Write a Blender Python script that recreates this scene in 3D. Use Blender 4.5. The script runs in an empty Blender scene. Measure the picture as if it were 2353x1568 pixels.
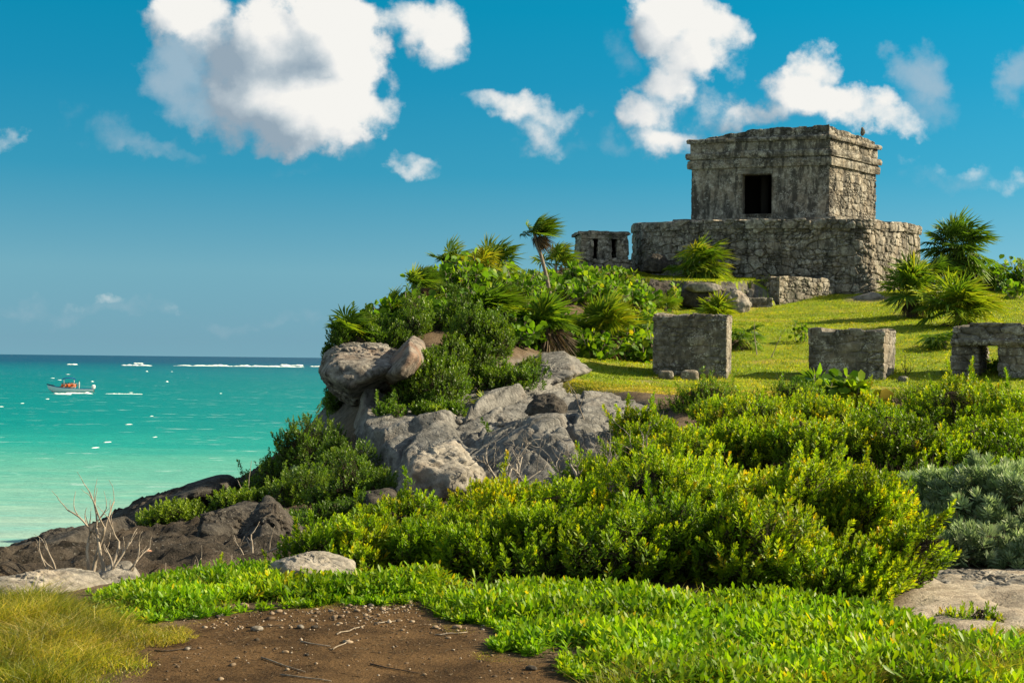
import bpy, math
import numpy as np
from mathutils import Matrix, Vector

# ---------------------------------------------------------------- camera
SC = bpy.context.scene
K = 1.429                       # depth scale of the working layout (35 mm sketch -> 50 mm lens)
FPX = 2286.0 * K                # focal length in the units of a 2352 x 1568 frame
EYE = 7.0                       # metres above the sea
PITCH = math.atan(42.0 / FPX)
ROLL = 0.0109
_F = np.array([0, math.cos(PITCH), math.sin(PITCH)])
_U0 = np.array([0, -math.sin(PITCH), math.cos(PITCH)])
_X0 = np.array([1.0, 0, 0])
_R = _X0 * math.cos(ROLL) + _U0 * math.sin(ROLL)
_U = _U0 * math.cos(ROLL) - _X0 * math.sin(ROLL)
CAMP = np.array([0.0, 0.0, EYE])

cam_d = bpy.data.cameras.new("camera")
cam_d.sensor_width = 36.0
cam_d.lens = 36.0 * FPX / 2352.0
cam_d.clip_start = 0.1
cam_d.clip_end = 200000
cam = bpy.data.objects.new("camera", cam_d)
SC.collection.objects.link(cam)
m = Matrix.Identity(4)
for i in range(3):
    m[i][0], m[i][1], m[i][2], m[i][3] = _R[i], _U[i], -_F[i], CAMP[i]
cam.matrix_world = m
SC.camera = cam

SUN_AZ = math.radians(6.0)     # from +x towards +y
SUN_EL = math.radians(31.0)
SUND = np.array([math.cos(SUN_EL) * math.cos(SUN_AZ), math.cos(SUN_EL) * math.sin(SUN_AZ), math.sin(SUN_EL)])
sun_d = bpy.data.lights.new("sun", 'SUN')
sun_d.energy = 5.0
sun_d.angle = math.radians(0.5)
sun_d.color = (1.0, 0.86, 0.60)
sun = bpy.data.objects.new("sun", sun_d)
SC.collection.objects.link(sun)
sun.rotation_euler = Vector(SUND.tolist()).to_track_quat('Z', 'Y').to_euler()

SC.view_settings.view_transform = 'Standard'
SC.view_settings.look = 'None'
SC.view_settings.exposure = 1.12
SC.view_settings.gamma = 1.0
SC.view_settings.use_curve_mapping = False
SC.cycles.max_bounces = 6
SC.cycles.diffuse_bounces = 3
SC.cycles.glossy_bounces = 2
SC.cycles.transmission_bounces = 4
SC.cycles.use_denoising = True
SC.cycles.sample_clamp_indirect = 4.0


def at(u, v, y):
    """the world point at distance y (layout metres) seen at (u, v)"""
    d = _F * FPX + _R * (u - 1176.0) + _U * (784.0 - v)
    return CAMP + d * (y * K / d[1])


# ---------------------------------------------------------------- node helpers
class NT:
    def __init__(s, tree):
        s.t = tree
        s.n = tree.nodes
        s.l = tree.links

    def new(s, typ, **kw):
        n = s.n.new(typ)
        for k, v in kw.items():
            setattr(n, k, v)
        return n

    def put(s, sock, val):
        if isinstance(val, bpy.types.NodeSocket):
            s.l.new(val, sock)
        elif val is not None:
            if isinstance(val, (tuple, list)) and len(val) == 3 and sock.type == 'RGBA':
                val = (*val, 1.0)
            sock.default_value = val

    def math(s, op, a, b=None, c=None, clamp=False):
        n = s.new('ShaderNodeMath', operation=op, use_clamp=clamp)
        s.put(n.inputs[0], a)
        s.put(n.inputs[1], b)
        s.put(n.inputs[2], c)
        return n.outputs[0]

    def vmath(s, op, a, b=None, out=0, scale=None):
        n = s.new('ShaderNodeVectorMath', operation=op)
        s.put(n.inputs[0], a)
        s.put(n.inputs[1], b)
        if scale is not None:
            s.put(n.inputs['Scale'], scale)
        return n.outputs[out]

    def ramp01(s, x, lo, hi, smooth=True):
        n = s.new('ShaderNodeMapRange', interpolation_type='SMOOTHSTEP' if smooth else 'LINEAR')
        s.put(n.inputs[0], x)
        s.put(n.inputs[1], lo)
        s.put(n.inputs[2], hi)
        return n.outputs[0]

    def mix(s, f, a, b, typ='MIX'):
        n = s.new('ShaderNodeMix', data_type='RGBA', blend_type=typ)
        s.put(n.inputs[0], f)
        s.put(n.inputs[6], a)
        s.put(n.inputs[7], b)
        return n.outputs[2]

    def noise(s, vec, scale, detail=4, rough=0.55, dist=0.0, dims='3D', lac=2.0):
        n = s.new('ShaderNodeTexNoise', noise_dimensions=dims)
        s.put(n.inputs['Vector'], vec)
        s.put(n.inputs['Scale'], scale)
        s.put(n.inputs['Detail'], detail)
        s.put(n.inputs['Roughness'], rough)
        s.put(n.inputs['Distortion'], dist)
        s.put(n.inputs['Lacunarity'], lac)
        return n.outputs['Fac']

    def voro(s, vec, scale, feature='F1', rnd=1.0):
        n = s.new('ShaderNodeTexVoronoi', feature=feature)
        s.put(n.inputs['Vector'], vec)
        s.put(n.inputs['Scale'], scale)
        s.put(n.inputs['Randomness'], rnd)
        return n.outputs['Distance']

    def cramp(s, x, stops, interp='LINEAR'):
        n = s.new('ShaderNodeValToRGB')
        n.color_ramp.interpolation = interp
        e = n.color_ramp.elements
        while len(e) < len(stops):
            e.new(0.5)
        for k, (p, c) in enumerate(stops):
            e[k].position = p
            e[k].color = (*c, 1.0)
        s.put(n.inputs[0], x)
        return n.outputs[0]

    def attr(s, name, out='Fac'):
        n = s.new('ShaderNodeAttribute', attribute_name=name)
        return n.outputs[out]

    def bump(s, h, strength=0.5, dist=0.02):
        n = s.new('ShaderNodeBump')
        s.put(n.inputs['Strength'], strength)
        s.put(n.inputs['Distance'], dist)
        s.put(n.inputs['Height'], h)
        return n.outputs[0]


def new_mat(name):
    mt = bpy.data.materials.new(name)
    mt.use_nodes = True
    mt.node_tree.nodes.clear()
    nt = NT(mt.node_tree)
    out = nt.new('ShaderNodeOutputMaterial')
    return mt, nt, out


def principled(nt, out, color, rough=0.85, spec=0.25, normal=None):
    b = nt.new('ShaderNodeBsdfPrincipled')
    nt.put(b.inputs['Base Color'], color)
    nt.put(b.inputs['Roughness'], rough)
    nt.put(b.inputs['Specular IOR Level'], spec)
    if normal is not None:
        nt.put(b.inputs['Normal'], normal)
    if out is not None:
        nt.l.new(b.outputs[0], out.inputs[0])
    return b


# ---------------------------------------------------------------- sky with clouds
world = bpy.data.worlds.new("World")
SC.world = world
world.use_nodes = True
world.node_tree.nodes.clear()
W = NT(world.node_tree)
w_out = W.new('ShaderNodeOutputWorld')
sky = W.new('ShaderNodeTexSky', sky_type='NISHITA')
sky.sun_disc = False
sky.sun_elevation = SUN_EL
sky.sun_rotation = math.pi / 2 - SUN_AZ
sky.altitude = 0.0
sky.air_density = 1.0
sky.dust_density = 0.6
sky.ozone_density = 3.0
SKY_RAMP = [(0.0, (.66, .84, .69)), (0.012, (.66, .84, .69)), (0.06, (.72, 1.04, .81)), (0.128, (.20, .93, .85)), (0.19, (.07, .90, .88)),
            (0.24, (.02, .92, .89)), (0.30, (.06, .92, .89)), (0.48, (1.2, 1.1, .92)), (1.0, (1.2, 1.1, .92))]        # fractions of 1.52 x the sky; highest stops raised as added fill
bg = W.new('ShaderNodeBackground')
tcs = W.new('ShaderNodeTexCoord')
seps = W.new('ShaderNodeSeparateXYZ')
W.l.new(tcs.outputs['Generated'], seps.inputs[0])
lift = W.new('ShaderNodeCombineXYZ')                      # keeps the warm band of the horizon below the sea line
W.l.new(seps.outputs[0], lift.inputs[0])
W.l.new(seps.outputs[1], lift.inputs[1])
W.l.new(W.math('MULTIPLY_ADD', W.math('MAXIMUM', seps.outputs[2], 0.0), 0.9, 0.2), lift.inputs[2])
W.l.new(W.vmath('NORMALIZE', lift.outputs[0]), sky.inputs[0])
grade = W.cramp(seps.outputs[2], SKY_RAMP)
# outside the view the sky is brightened and warmed as added fill light
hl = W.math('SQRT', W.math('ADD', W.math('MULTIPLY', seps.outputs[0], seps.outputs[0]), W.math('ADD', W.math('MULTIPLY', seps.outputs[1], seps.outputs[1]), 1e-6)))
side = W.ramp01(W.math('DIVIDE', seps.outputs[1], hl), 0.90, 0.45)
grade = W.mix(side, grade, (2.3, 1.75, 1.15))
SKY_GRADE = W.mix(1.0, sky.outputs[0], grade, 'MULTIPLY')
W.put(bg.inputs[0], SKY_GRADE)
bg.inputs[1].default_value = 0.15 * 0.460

# clouds: soft domes placed by direction (X = x/y, Z = z/y), broken up by noise and shaded towards the sun
CLOUD_DENSE = [  # u, v, ru, rv in the 2352 wide frame, gain
    (425, 40, 105, 100, 1), (480, 95, 90, 75, .9), (640, 90, 150, 120, 1.1), (760, 60, 150, 120, 1.2), (810, 130, 110, 110, 1.1),
    (600, 200, 150, 120, .85), (520, 170, 95, 100, .75), (500, 230, 80, 70, .55), (720, 240, 180, 110, 1.15), (850, 235, 90, 70, .9), (690, 315, 120, 55, .95), (560, 280, 90, 60, .7),
    (985, 55, 90, 75, 1), (1005, 105, 65, 50, .8), (920, 40, 60, 50, .8),
    (945, 382, 70, 36, 1), (940, 350, 34, 32, .8), (1000, 392, 30, 18, .5),
    (1190, 258, 110, 46, .75), (1105, 232, 60, 30, .7), (1285, 262, 70, 40, .7), (1225, 315, 60, 48, .6), (1240, 345, 70, 26, .4),
    (1550, 30, 120, 95, 1.1), (1625, 65, 85, 75, 1), (1600, 120, 85, 75, 1), (1545, 175, 85, 75, 1), (1490, 245, 85, 60, 1),
    (1525, 310, 85, 52, 1), (1620, 235, 50, 40, .7), (1690, 150, 30, 40, .45),
    (1870, 150, 70, 75, 1), (1830, 215, 100, 70, 1.1), (1930, 240, 120, 70, 1.1), (1720, 265, 130, 38, .8), (2010, 280, 110, 42, .9), (2090, 296, 50, 20, .6),
    (2, 290, 36, 42, .8), (375, 706, 18, 20, .6), (175, 692, 34, 15, .5), (245, 692, 34, 16, .55), (735, 728, 14, 12, .35),
    (2310, 402, 60, 40, .6), (2230, 365, 60, 26, .5), (2130, 372, 60, 18, .4),
]
CLOUD_FAINT = [
    (400, 170, 90, 110, .9), (450, 230, 100, 60, .9), (350, 330, 100, 34, .8), (270, 300, 60, 40, .5), (170, 255, 45, 34, .5), (430, 345, 40, 22, .6), (170, 330, 50, 16, .5),
    (1420, 110, 50, 50, .45), (1410, 320, 50, 32, .6), (2105, 170, 85, 75, 1.0), (2345, 190, 50, 90, .9), (2100, 240, 90, 50, .6), (2340, 20, 20, 20, .4),
    (120, 700, 120, 26, .4), (300, 715, 180, 24, .35), (660, 735, 140, 20, .3), (680, 395, 60, 20, .25), (530, 720, 90, 18, .3),
    (1310, 330, 40, 30, .4), (1160, 355, 30, 18, .35), (2200, 395, 140, 26, .3), (780, 310, 90, 60, .6),
]


def dir_xz(u, v):
    d = _F * FPX + _R * (u - 1176.0) + _U * (784.0 - v)
    return d[0] / d[1], d[2] / d[1]


def cloud_field(blobs):
    """node group: position (X, Z) -> height of the union of domes"""
    g = bpy.data.node_groups.new("cloud_field", 'ShaderNodeTree')
    g.interface.new_socket("P", in_out='INPUT', socket_type='NodeSocketVector')
    g.interface.new_socket("H", in_out='OUTPUT', socket_type='NodeSocketFloat')
    t = NT(g)
    gi = t.new('NodeGroupInput')
    go = t.new('NodeGroupOutput')
    p = gi.outputs[0]
    acc = None
    for (u, v, ru, rv, gain) in blobs:
        cx, cz = dir_xz(u, v)
        n = t.new('ShaderNodeVectorMath', operation='MULTIPLY_ADD')
        t.l.new(p, n.inputs[0])
        sx, sz = FPX / ru, FPX / rv
        n.inputs[1].default_value = (sx, sz, 0)
        n.inputs[2].default_value = (-cx * sx, -cz * sz, 0)
        q = t.vmath('DOT_PRODUCT', n.outputs[0], n.outputs[0], out=1)
        r = gain * (ru * rv) ** 0.5 / 100.0
        h = t.math('MULTIPLY_ADD', q, -r, r)
        if acc is None:
            acc = h
        else:
            acc = t.math('SMOOTH_MAX', acc, h, 0.35)
    t.l.new(acc, go.inputs[0])
    return g


def use_group(g, vec):
    n = W.new('ShaderNodeGroup')
    n.node_tree = g
    W.l.new(vec, n.inputs[0])
    return n.outputs[0]


tc = W.new('ShaderNodeTexCoord')
sep = W.new('ShaderNodeSeparateXYZ')
W.l.new(tc.outputs['Generated'], sep.inputs[0])
ysafe = W.math('MAXIMUM', sep.outputs[1], 0.08)
cmb = W.new('ShaderNodeCombineXYZ')
W.l.new(W.math('DIVIDE', sep.outputs[0], ysafe), cmb.inputs[0])
W.l.new(W.math('DIVIDE', sep.outputs[2], ysafe), cmb.inputs[1])
P0 = cmb.outputs[0]


def vnoise(vec, scale, detail, rough):
    n = W.new('ShaderNodeTexNoise', noise_dimensions='3D')
    W.l.new(vec, n.inputs['Vector'])
    n.inputs['Scale'].default_value = scale
    n.inputs['Detail'].default_value = detail
    n.inputs['Roughness'].default_value = rough
    return n


def warp(vec):
    a = vnoise(vec, 14, 3, .55)
    w1 = W.vmath('SCALE', W.vmath('SUBTRACT', a.outputs['Color'], (.5, .5, .5)), scale=0.055)
    b = vnoise(vec, 55, 5, .6)
    w2 = W.vmath('SCALE', W.vmath('SUBTRACT', b.outputs['Color'], (.5, .5, .5)), scale=0.028)
    return W.vmath('ADD', vec, W.vmath('ADD', w1, w2))


GD = cloud_field(CLOUD_DENSE)
GF = cloud_field(CLOUD_FAINT)


def dens(vec):
    f = use_group(GD, warp(vec))
    bil = W.math('SUBTRACT', vnoise(vec, 36, 6, .58).outputs['Fac'], 0.5)
    return W.math('MULTIPLY_ADD', bil, 1.15, f)


D0 = dens(P0)
D1 = dens(W.vmath('ADD', P0, (0.020, 0.013, 0)))
alpha = W.ramp01(D0, 0.02, 0.72)
# the lower left sides lie in the cloud's own shade, the upper right ones face the sun
B0 = use_group(GD, P0)
B1 = use_group(GD, W.vmath('ADD', P0, (0.034, 0.024, 0)))
lit = W.math('MULTIPLY_ADD', W.math('SUBTRACT', D0, D1), 0.55, 0.45)
lit = W.math('MULTIPLY_ADD', W.math('SUBTRACT', vnoise(P0, 17, 5, .6).outputs['Fac'], 0.5), 0.95, lit)
lit = W.math('MULTIPLY_ADD', W.math('SUBTRACT', B0, B1), 0.42, lit)
B2 = use_group(GD, W.vmath('ADD', P0, (0.075, 0.02, 0)))
lit = W.math('MULTIPLY_ADD', W.math('SUBTRACT', B0, W.math('MAXIMUM', B2, -1.0)), 0.10, lit)
thin = W.ramp01(D0, 0.0, 0.5)
lit = W.math('MULTIPLY_ADD', thin, 0.10, lit)
ccol = W.cramp(lit, [(0.0, (.30, .39, .47)), (.30, (.44, .52, .58)), (.56, (.64, .69, .715)), (.78, (.80, .815, .81)), (1.0, (.92, .91, .87))])
Ff = use_group(GF, warp(P0))
Ff = W.math('MULTIPLY_ADD', W.math('SUBTRACT', vnoise(P0, 30, 6, .6).outputs['Fac'], 0.5), 1.0, Ff)
alphaf = W.math('MULTIPLY', W.ramp01(Ff, 0.0, 0.9), 0.62)
# the cloud field is only worked out where clouds stand
box = W.math('MULTIPLY', W.ramp01(sep.outputs[1], 0.5, 0.6), W.ramp01(sep.outputs[2], -0.01, 0.0))
box = W.math('MULTIPLY', box, W.ramp01(sep.outputs[2], 0.40, 0.36))
bgf = W.new('ShaderNodeBackground')
W.put(bgf.inputs[0], (.50, .58, .64))
bgf.inputs[1].default_value = 0.460
bgc = W.new('ShaderNodeBackground')
W.put(bgc.inputs[0], ccol)
bgc.inputs[1].default_value = 0.460
m1 = W.new('ShaderNodeMixShader')
W.l.new(alphaf, m1.inputs[0])
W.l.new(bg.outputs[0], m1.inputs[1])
W.l.new(bgf.outputs[0], m1.inputs[2])
m2 = W.new('ShaderNodeMixShader')
W.l.new(alpha, m2.inputs[0])
W.l.new(m1.outputs[0], m2.inputs[1])
W.l.new(bgc.outputs[0], m2.inputs[2])
m3 = W.new('ShaderNodeMixShader')
W.l.new(box, m3.inputs[0])
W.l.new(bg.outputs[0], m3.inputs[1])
W.l.new(m2.outputs[0], m3.inputs[2])
W.l.new(m3.outputs[0], w_out.inputs[0])
world.cycles.sampling_method = 'MANUAL'
world.cycles.sample_map_resolution = 512
# ================================================================= numpy noise
def _h(ix, iy, iz, seed):
    n = (ix.astype(np.int64) * 374761393 + iy.astype(np.int64) * 668265263 + iz.astype(np.int64) * 2147483647 + seed * 974711) & 0xFFFFFFFF
    n = ((n ^ (n >> 13)) * 1274126177) & 0xFFFFFFFF
    n = ((n ^ (n >> 16)) * 2246822519) & 0xFFFFFFFF
    return n ^ (n >> 15)


def _hf(ix, iy, iz, seed):
    return (_h(ix, iy, iz, seed) & 0xFFFFFF) / float(0x1000000)


def gnoise(p, seed=0):
    """gradient noise, p (n,3) -> about -1..1"""
    i = np.floor(p).astype(np.int64)
    f = p - i
    w = f * f * f * (f * (f * 6 - 15) + 10)
    out = np.zeros(len(p))
    for dx in (0, 1):
        for dy in (0, 1):
            for dz in (0, 1):
                h = _h(i[:, 0] + dx, i[:, 1] + dy, i[:, 2] + dz, seed)
                gx = (h & 1023) / 511.5 - 1
                gy = ((h >> 10) & 1023) / 511.5 - 1
                gz = ((h >> 20) & 1023) / 511.5 - 1
                d = gx * (f[:, 0] - dx) + gy * (f[:, 1] - dy) + gz * (f[:, 2] - dz)
                ww = (w[:, 0] if dx else 1 - w[:, 0]) * (w[:, 1] if dy else 1 - w[:, 1]) * (w[:, 2] if dz else 1 - w[:, 2])
                out += ww * d
    return out * 1.1


def fbm(p, octaves=4, seed=0, gain=0.5, lac=2.03, ridge=False):
    a, s, t = 1.0, np.zeros(len(p)), 0.0
    q = np.array(p, float)
    for o in range(octaves):
        n = gnoise(q, seed + o * 17)
        if ridge:
            n = 1 - 2 * np.abs(n)
        s += a * n
        t += a
        a *= gain
        q = q * lac + 3.7
    return s / t


def worley(p, seed=0):
    """F1, F2 and the cell's random number"""
    i = np.floor(p).astype(np.int64)
    f1 = np.full(len(p), 9.0)
    f2 = np.full(len(p), 9.0)
    rid = np.zeros(len(p))
    for dx in (-1, 0, 1):
        for dy in (-1, 0, 1):
            for dz in (-1, 0, 1):
                cx, cy, cz = i[:, 0] + dx, i[:, 1] + dy, i[:, 2] + dz
                px = cx + _hf(cx, cy, cz, seed)
                py = cy + _hf(cx, cy, cz, seed + 1)
                pz = cz + _hf(cx, cy, cz, seed + 2)
                d = np.sqrt((px - p[:, 0]) ** 2 + (py - p[:, 1]) ** 2 + (pz - p[:, 2]) ** 2)
                r = _hf(cx, cy, cz, seed + 3)
                near = d < f1
                f2 = np.where(near, f1, np.minimum(f2, d))
                rid = np.where(near, r, rid)
                f1 = np.where(near, d, f1)
    return f1, f2, rid


def facets(p, seed=0):
    """cells with a plane of their own tilt each: the broken faces of rock"""
    i = np.floor(p).astype(np.int64)
    f1 = np.full(len(p), 9.0)
    f2 = np.full(len(p), 9.0)
    val = np.zeros(len(p))
    for dx in (-1, 0, 1):
        for dy in (-1, 0, 1):
            for dz in (-1, 0, 1):
                cx, cy, cz = i[:, 0] + dx, i[:, 1] + dy, i[:, 2] + dz
                ox = p[:, 0] - cx - _hf(cx, cy, cz, seed)
                oy = p[:, 1] - cy - _hf(cx, cy, cz, seed + 1)
                oz = p[:, 2] - cz - _hf(cx, cy, cz, seed + 2)
                d = np.sqrt(ox * ox + oy * oy + oz * oz)
                v = (_hf(cx, cy, cz, seed + 3) - .5) * 1.2 + ox * (_hf(cx, cy, cz, seed + 4) - .5) * 2 + oy * (_hf(cx, cy, cz, seed + 5) - .5) * 2 + oz * (_hf(cx, cy, cz, seed + 6) - .5) * 2
                near = d < f1
                f2 = np.where(near, f1, np.minimum(f2, d))
                val = np.where(near, v, val)
                f1 = np.where(near, d, f1)
    return val * sstep(f2 - f1, 0, .12), f2 - f1


def sstep(x, a, b):
    t = np.clip((x - a) / (b - a), 0, 1)
    return t * t * (3 - 2 * t)


def unit(a):
    return a / np.maximum(np.linalg.norm(a, axis=-1, keepdims=True), 1e-9)


# ================================================================= mesh building
class MB:
    """collects vertices, faces and one or more per-vertex attributes"""

    def __init__(s):
        s.v, s.f, s.a, s.n = [], [], {}, 0

    def add(s, verts, faces, **attrs):
        verts = np.asarray(verts, float).reshape(-1, 3)
        fl = faces if isinstance(faces, list) else [faces]
        for f in fl:
            f = np.asarray(f, np.int64)
            if f.size:
                s.f.append(f + s.n)
        for k, val in attrs.items():
            val = np.broadcast_to(np.asarray(val, float), (len(verts),))
            s.a.setdefault(k, []).append((s.n, val))
        s.v.append(verts)
        s.n += len(verts)

    def build(s, name, mat, parent=None, smooth=False, loc=None):
        me = bpy.data.meshes.new(name)
        v = np.concatenate(s.v) if s.v else np.zeros((0, 3))
        if loc is not None:
            v = v - np.asarray(loc, float)
        me.vertices.add(len(v))
        me.vertices.foreach_set("co", v.astype(np.float32).ravel())
        idx = np.concatenate([f.ravel() for f in s.f])
        tot = np.concatenate([np.full(len(f), f.shape[1]) for f in s.f])
        start = np.concatenate([[0], np.cumsum(tot)[:-1]])
        me.loops.add(len(idx))
        me.loops.foreach_set("vertex_index", idx.astype(np.int32))
        me.polygons.add(len(tot))
        me.polygons.foreach_set("loop_start", start.astype(np.int32))
        me.polygons.foreach_set("loop_total", tot.astype(np.int32)) if not me.polygons[0].bl_rna.properties['loop_total'].is_readonly else None
        if smooth:
            me.polygons.foreach_set("use_smooth", np.ones(len(tot), bool))
        for k, parts in s.a.items():
            arr = np.zeros(len(v), np.float32)
            for st, val in parts:
                arr[st:st + len(val)] = val
            at_ = me.attributes.new(k, 'FLOAT', 'POINT')
            at_.data.foreach_set("value", arr)
        me.update(calc_edges=True)
        mats = mat if isinstance(mat, (list, tuple)) else [mat]
        for q in mats:
            me.materials.append(q)
        o = bpy.data.objects.new(name, me)
        SC.collection.objects.link(o)
        if loc is not None and parent is None:
            o.location = [float(t) for t in loc]
        if parent is not None:
            o.parent = parent
        return o


def empty(name, loc, rz=0.0, scale=1.0):
    o = bpy.data.objects.new(name, None)
    o.empty_display_size = 0.2
    SC.collection.objects.link(o)
    o.location = [float(t) for t in loc]
    o.rotation_euler = (0, 0, rz)
    o.scale = (scale,) * 3 if np.isscalar(scale) else scale
    return o


def tag(o, label, cat, group=None):
    o['label'] = label
    o['category'] = cat
    if group:
        o['group'] = group
    return o


def struct(o):
    o['kind'] = 'structure'
    return o


def stuff(o, label, cat):
    o['kind'] = 'stuff'
    o['label'] = label
    o['category'] = cat
    return o


def copy_tree(o, loc, rz=0.0, scale=1.0, label=None, group=None):
    c = o.copy()
    SC.collection.objects.link(c)
    c.location = [float(t) for t in loc]
    c.rotation_euler = (0, 0, rz)
    c.scale = (scale,) * 3 if np.isscalar(scale) else scale
    if label:
        c['label'] = label
    if group:
        c['group'] = group
    for ch in list(o.children):
        d = ch.copy()
        SC.collection.objects.link(d)
        d.parent = c
    return c


# ================================================================= shapes
def tube(mb, pts, rad, sides=5, cap=True, **attrs):
    pts = np.asarray(pts, float)
    n = len(pts)
    rad = np.broadcast_to(np.asarray(rad, float), (n,))
    t = unit(np.gradient(pts, axis=0))
    ref = np.array([0.31, 0.17, 0.93]) if abs(t[0, 2]) < 0.9 else np.array([1.0, 0.1, 0.0])
    a = unit(np.cross(t, ref))
    b = np.cross(t, a)
    ang = np.arange(sides) * 2 * math.pi / sides
    ring = pts[:, None] + rad[:, None, None] * (np.cos(ang)[None, :, None] * a[:, None] + np.sin(ang)[None, :, None] * b[:, None])
    v = ring.reshape(-1, 3)
    i = np.arange(n - 1)[:, None] * sides
    j = np.arange(sides)[None]
    k = (j + 1) % sides
    q = np.stack([i + j, i + k, i + sides + k, i + sides + j], -1).reshape(-1, 4)
    fs = [q]
    if cap:
        fs.append(np.arange(sides)[None, ::-1])
        fs.append((np.arange(sides) + (n - 1) * sides)[None])
    mb.add(v, fs, **attrs)


def prisms(mb, A, B, ra, rb, **attrs):
    """many thin three-sided twigs at once"""
    t = unit(B - A)
    ref = np.where(np.abs(t[:, 2:3]) < 0.9, np.array([[0, 0, 1.0]]), np.array([[1.0, 0, 0]]))
    a = unit(np.cross(t, ref))
    b = np.cross(t, a)
    n = len(A)
    vs = []
    for base, r in ((A, ra), (B, rb)):
        r = np.broadcast_to(np.asarray(r, float), (n,))[:, None]
        for k in range(3):
            an = k * 2.0944
            vs.append(base + r * (math.cos(an) * a + math.sin(an) * b))
    v = np.stack(vs, 1).reshape(-1, 3)
    o = np.arange(n)[:, None] * 6
    q = np.concatenate([o + np.array([[k, (k + 1) % 3, 3 + (k + 1) % 3, 3 + k]]) for k in range(3)])
    mb.add(v, q, **attrs)


def leaves(mb, P, D, N, L, W, fold=0.12, bend=0.15, wide=0.5, **attrs):
    """kite shaped leaves: base P, axis D, face normal about N"""
    D = unit(D)
    S = unit(np.cross(D, N))
    N = np.cross(S, D)
    L = np.broadcast_to(np.asarray(L, float), (len(P),))[:, None]
    W = np.broadcast_to(np.asarray(W, float), (len(P),))[:, None]
    mid = P + D * L * wide
    v = np.stack([P, mid + S * W * .5 + N * W * fold, P + D * L - N * L * bend, mid - S * W * .5 + N * W * fold], 1).reshape(-1, 3)
    q = np.arange(len(P) * 4).reshape(-1, 4)
    at_ = {k: np.repeat(np.broadcast_to(val, (len(P),)), 4) for k, val in attrs.items()}
    mb.add(v, q, **at_)


def leaves6(mb, P, D, N, L, W, fold=0.12, bend=0.2, w1=0.75, w2=0.9, **attrs):
    """broad leaves with a midrib: two quads"""
    D = unit(D)
    S = unit(np.cross(D, N))
    N = np.cross(S, D)
    L = np.broadcast_to(np.asarray(L, float), (len(P),))[:, None]
    W = np.broadcast_to(np.asarray(W, float), (len(P),))[:, None]
    a, b = P + D * L * .32, P + D * L * .72 - N * L * bend * .4
    v = np.stack([P, a + S * W * .5 * w1 + N * W * fold, b + S * W * .5 * w2 + N * W * fold, P + D * L - N * L * bend,
                  b - S * W * .5 * w2 + N * W * fold, a - S * W * .5 * w1 + N * W * fold], 1).reshape(-1, 3)
    o = np.arange(len(P))[:, None] * 6
    q = np.concatenate([o + np.array([[0, 1, 2, 3]]), o + np.array([[0, 3, 4, 5]])])
    at_ = {k: np.repeat(np.broadcast_to(val, (len(P),)), 6) for k, val in attrs.items()}
    mb.add(v, q, **at_)


def blades(mb, P, H, lean, W, rng, curve=0.6, **attrs):
    """grass blades, each a tapering bent strip: P (n,3), H heights, lean (n,2)"""
    n = len(P)
    az = rng.uniform(0, 2 * math.pi, n)
    S = np.stack([np.cos(az), np.sin(az), np.zeros(n)], 1)
    H = np.asarray(H)[:, None]
    W = np.broadcast_to(np.asarray(W, float), (n,))[:, None]
    ln = np.concatenate([lean, np.zeros((n, 1))], 1)
    mid = P + np.array([0, 0, .55]) * H + ln * H * .35
    tip = P + np.array([0, 0, 1.0]) * H * (1 - .25 * curve) + ln * H * 1.1
    v = np.stack([P - S * W * .5, P + S * W * .5, mid + S * W * .38, mid - S * W * .38, tip], 1).reshape(-1, 3)
    o = np.arange(n)[:, None] * 5
    at_ = {k: np.repeat(np.broadcast_to(val, (n,)), 5) for k, val in attrs.items()}
    mb.add(v, [o + np.array([[0, 1, 2, 3]]), o + np.array([[3, 2, 4]])], **at_)


_ICO = {}


def ico(sub):
    if sub not in _ICO:
        import bmesh
        bm = bmesh.new()
        bmesh.ops.create_icosphere(bm, subdivisions=sub, radius=1.0)
        bm.verts.ensure_lookup_table()
        v = np.array([q.co[:] for q in bm.verts])
        f = np.array([[q.index for q in t.verts] for t in bm.faces])
        bm.free()
        _ICO[sub] = (unit(v), f)
    return _ICO[sub]


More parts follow.
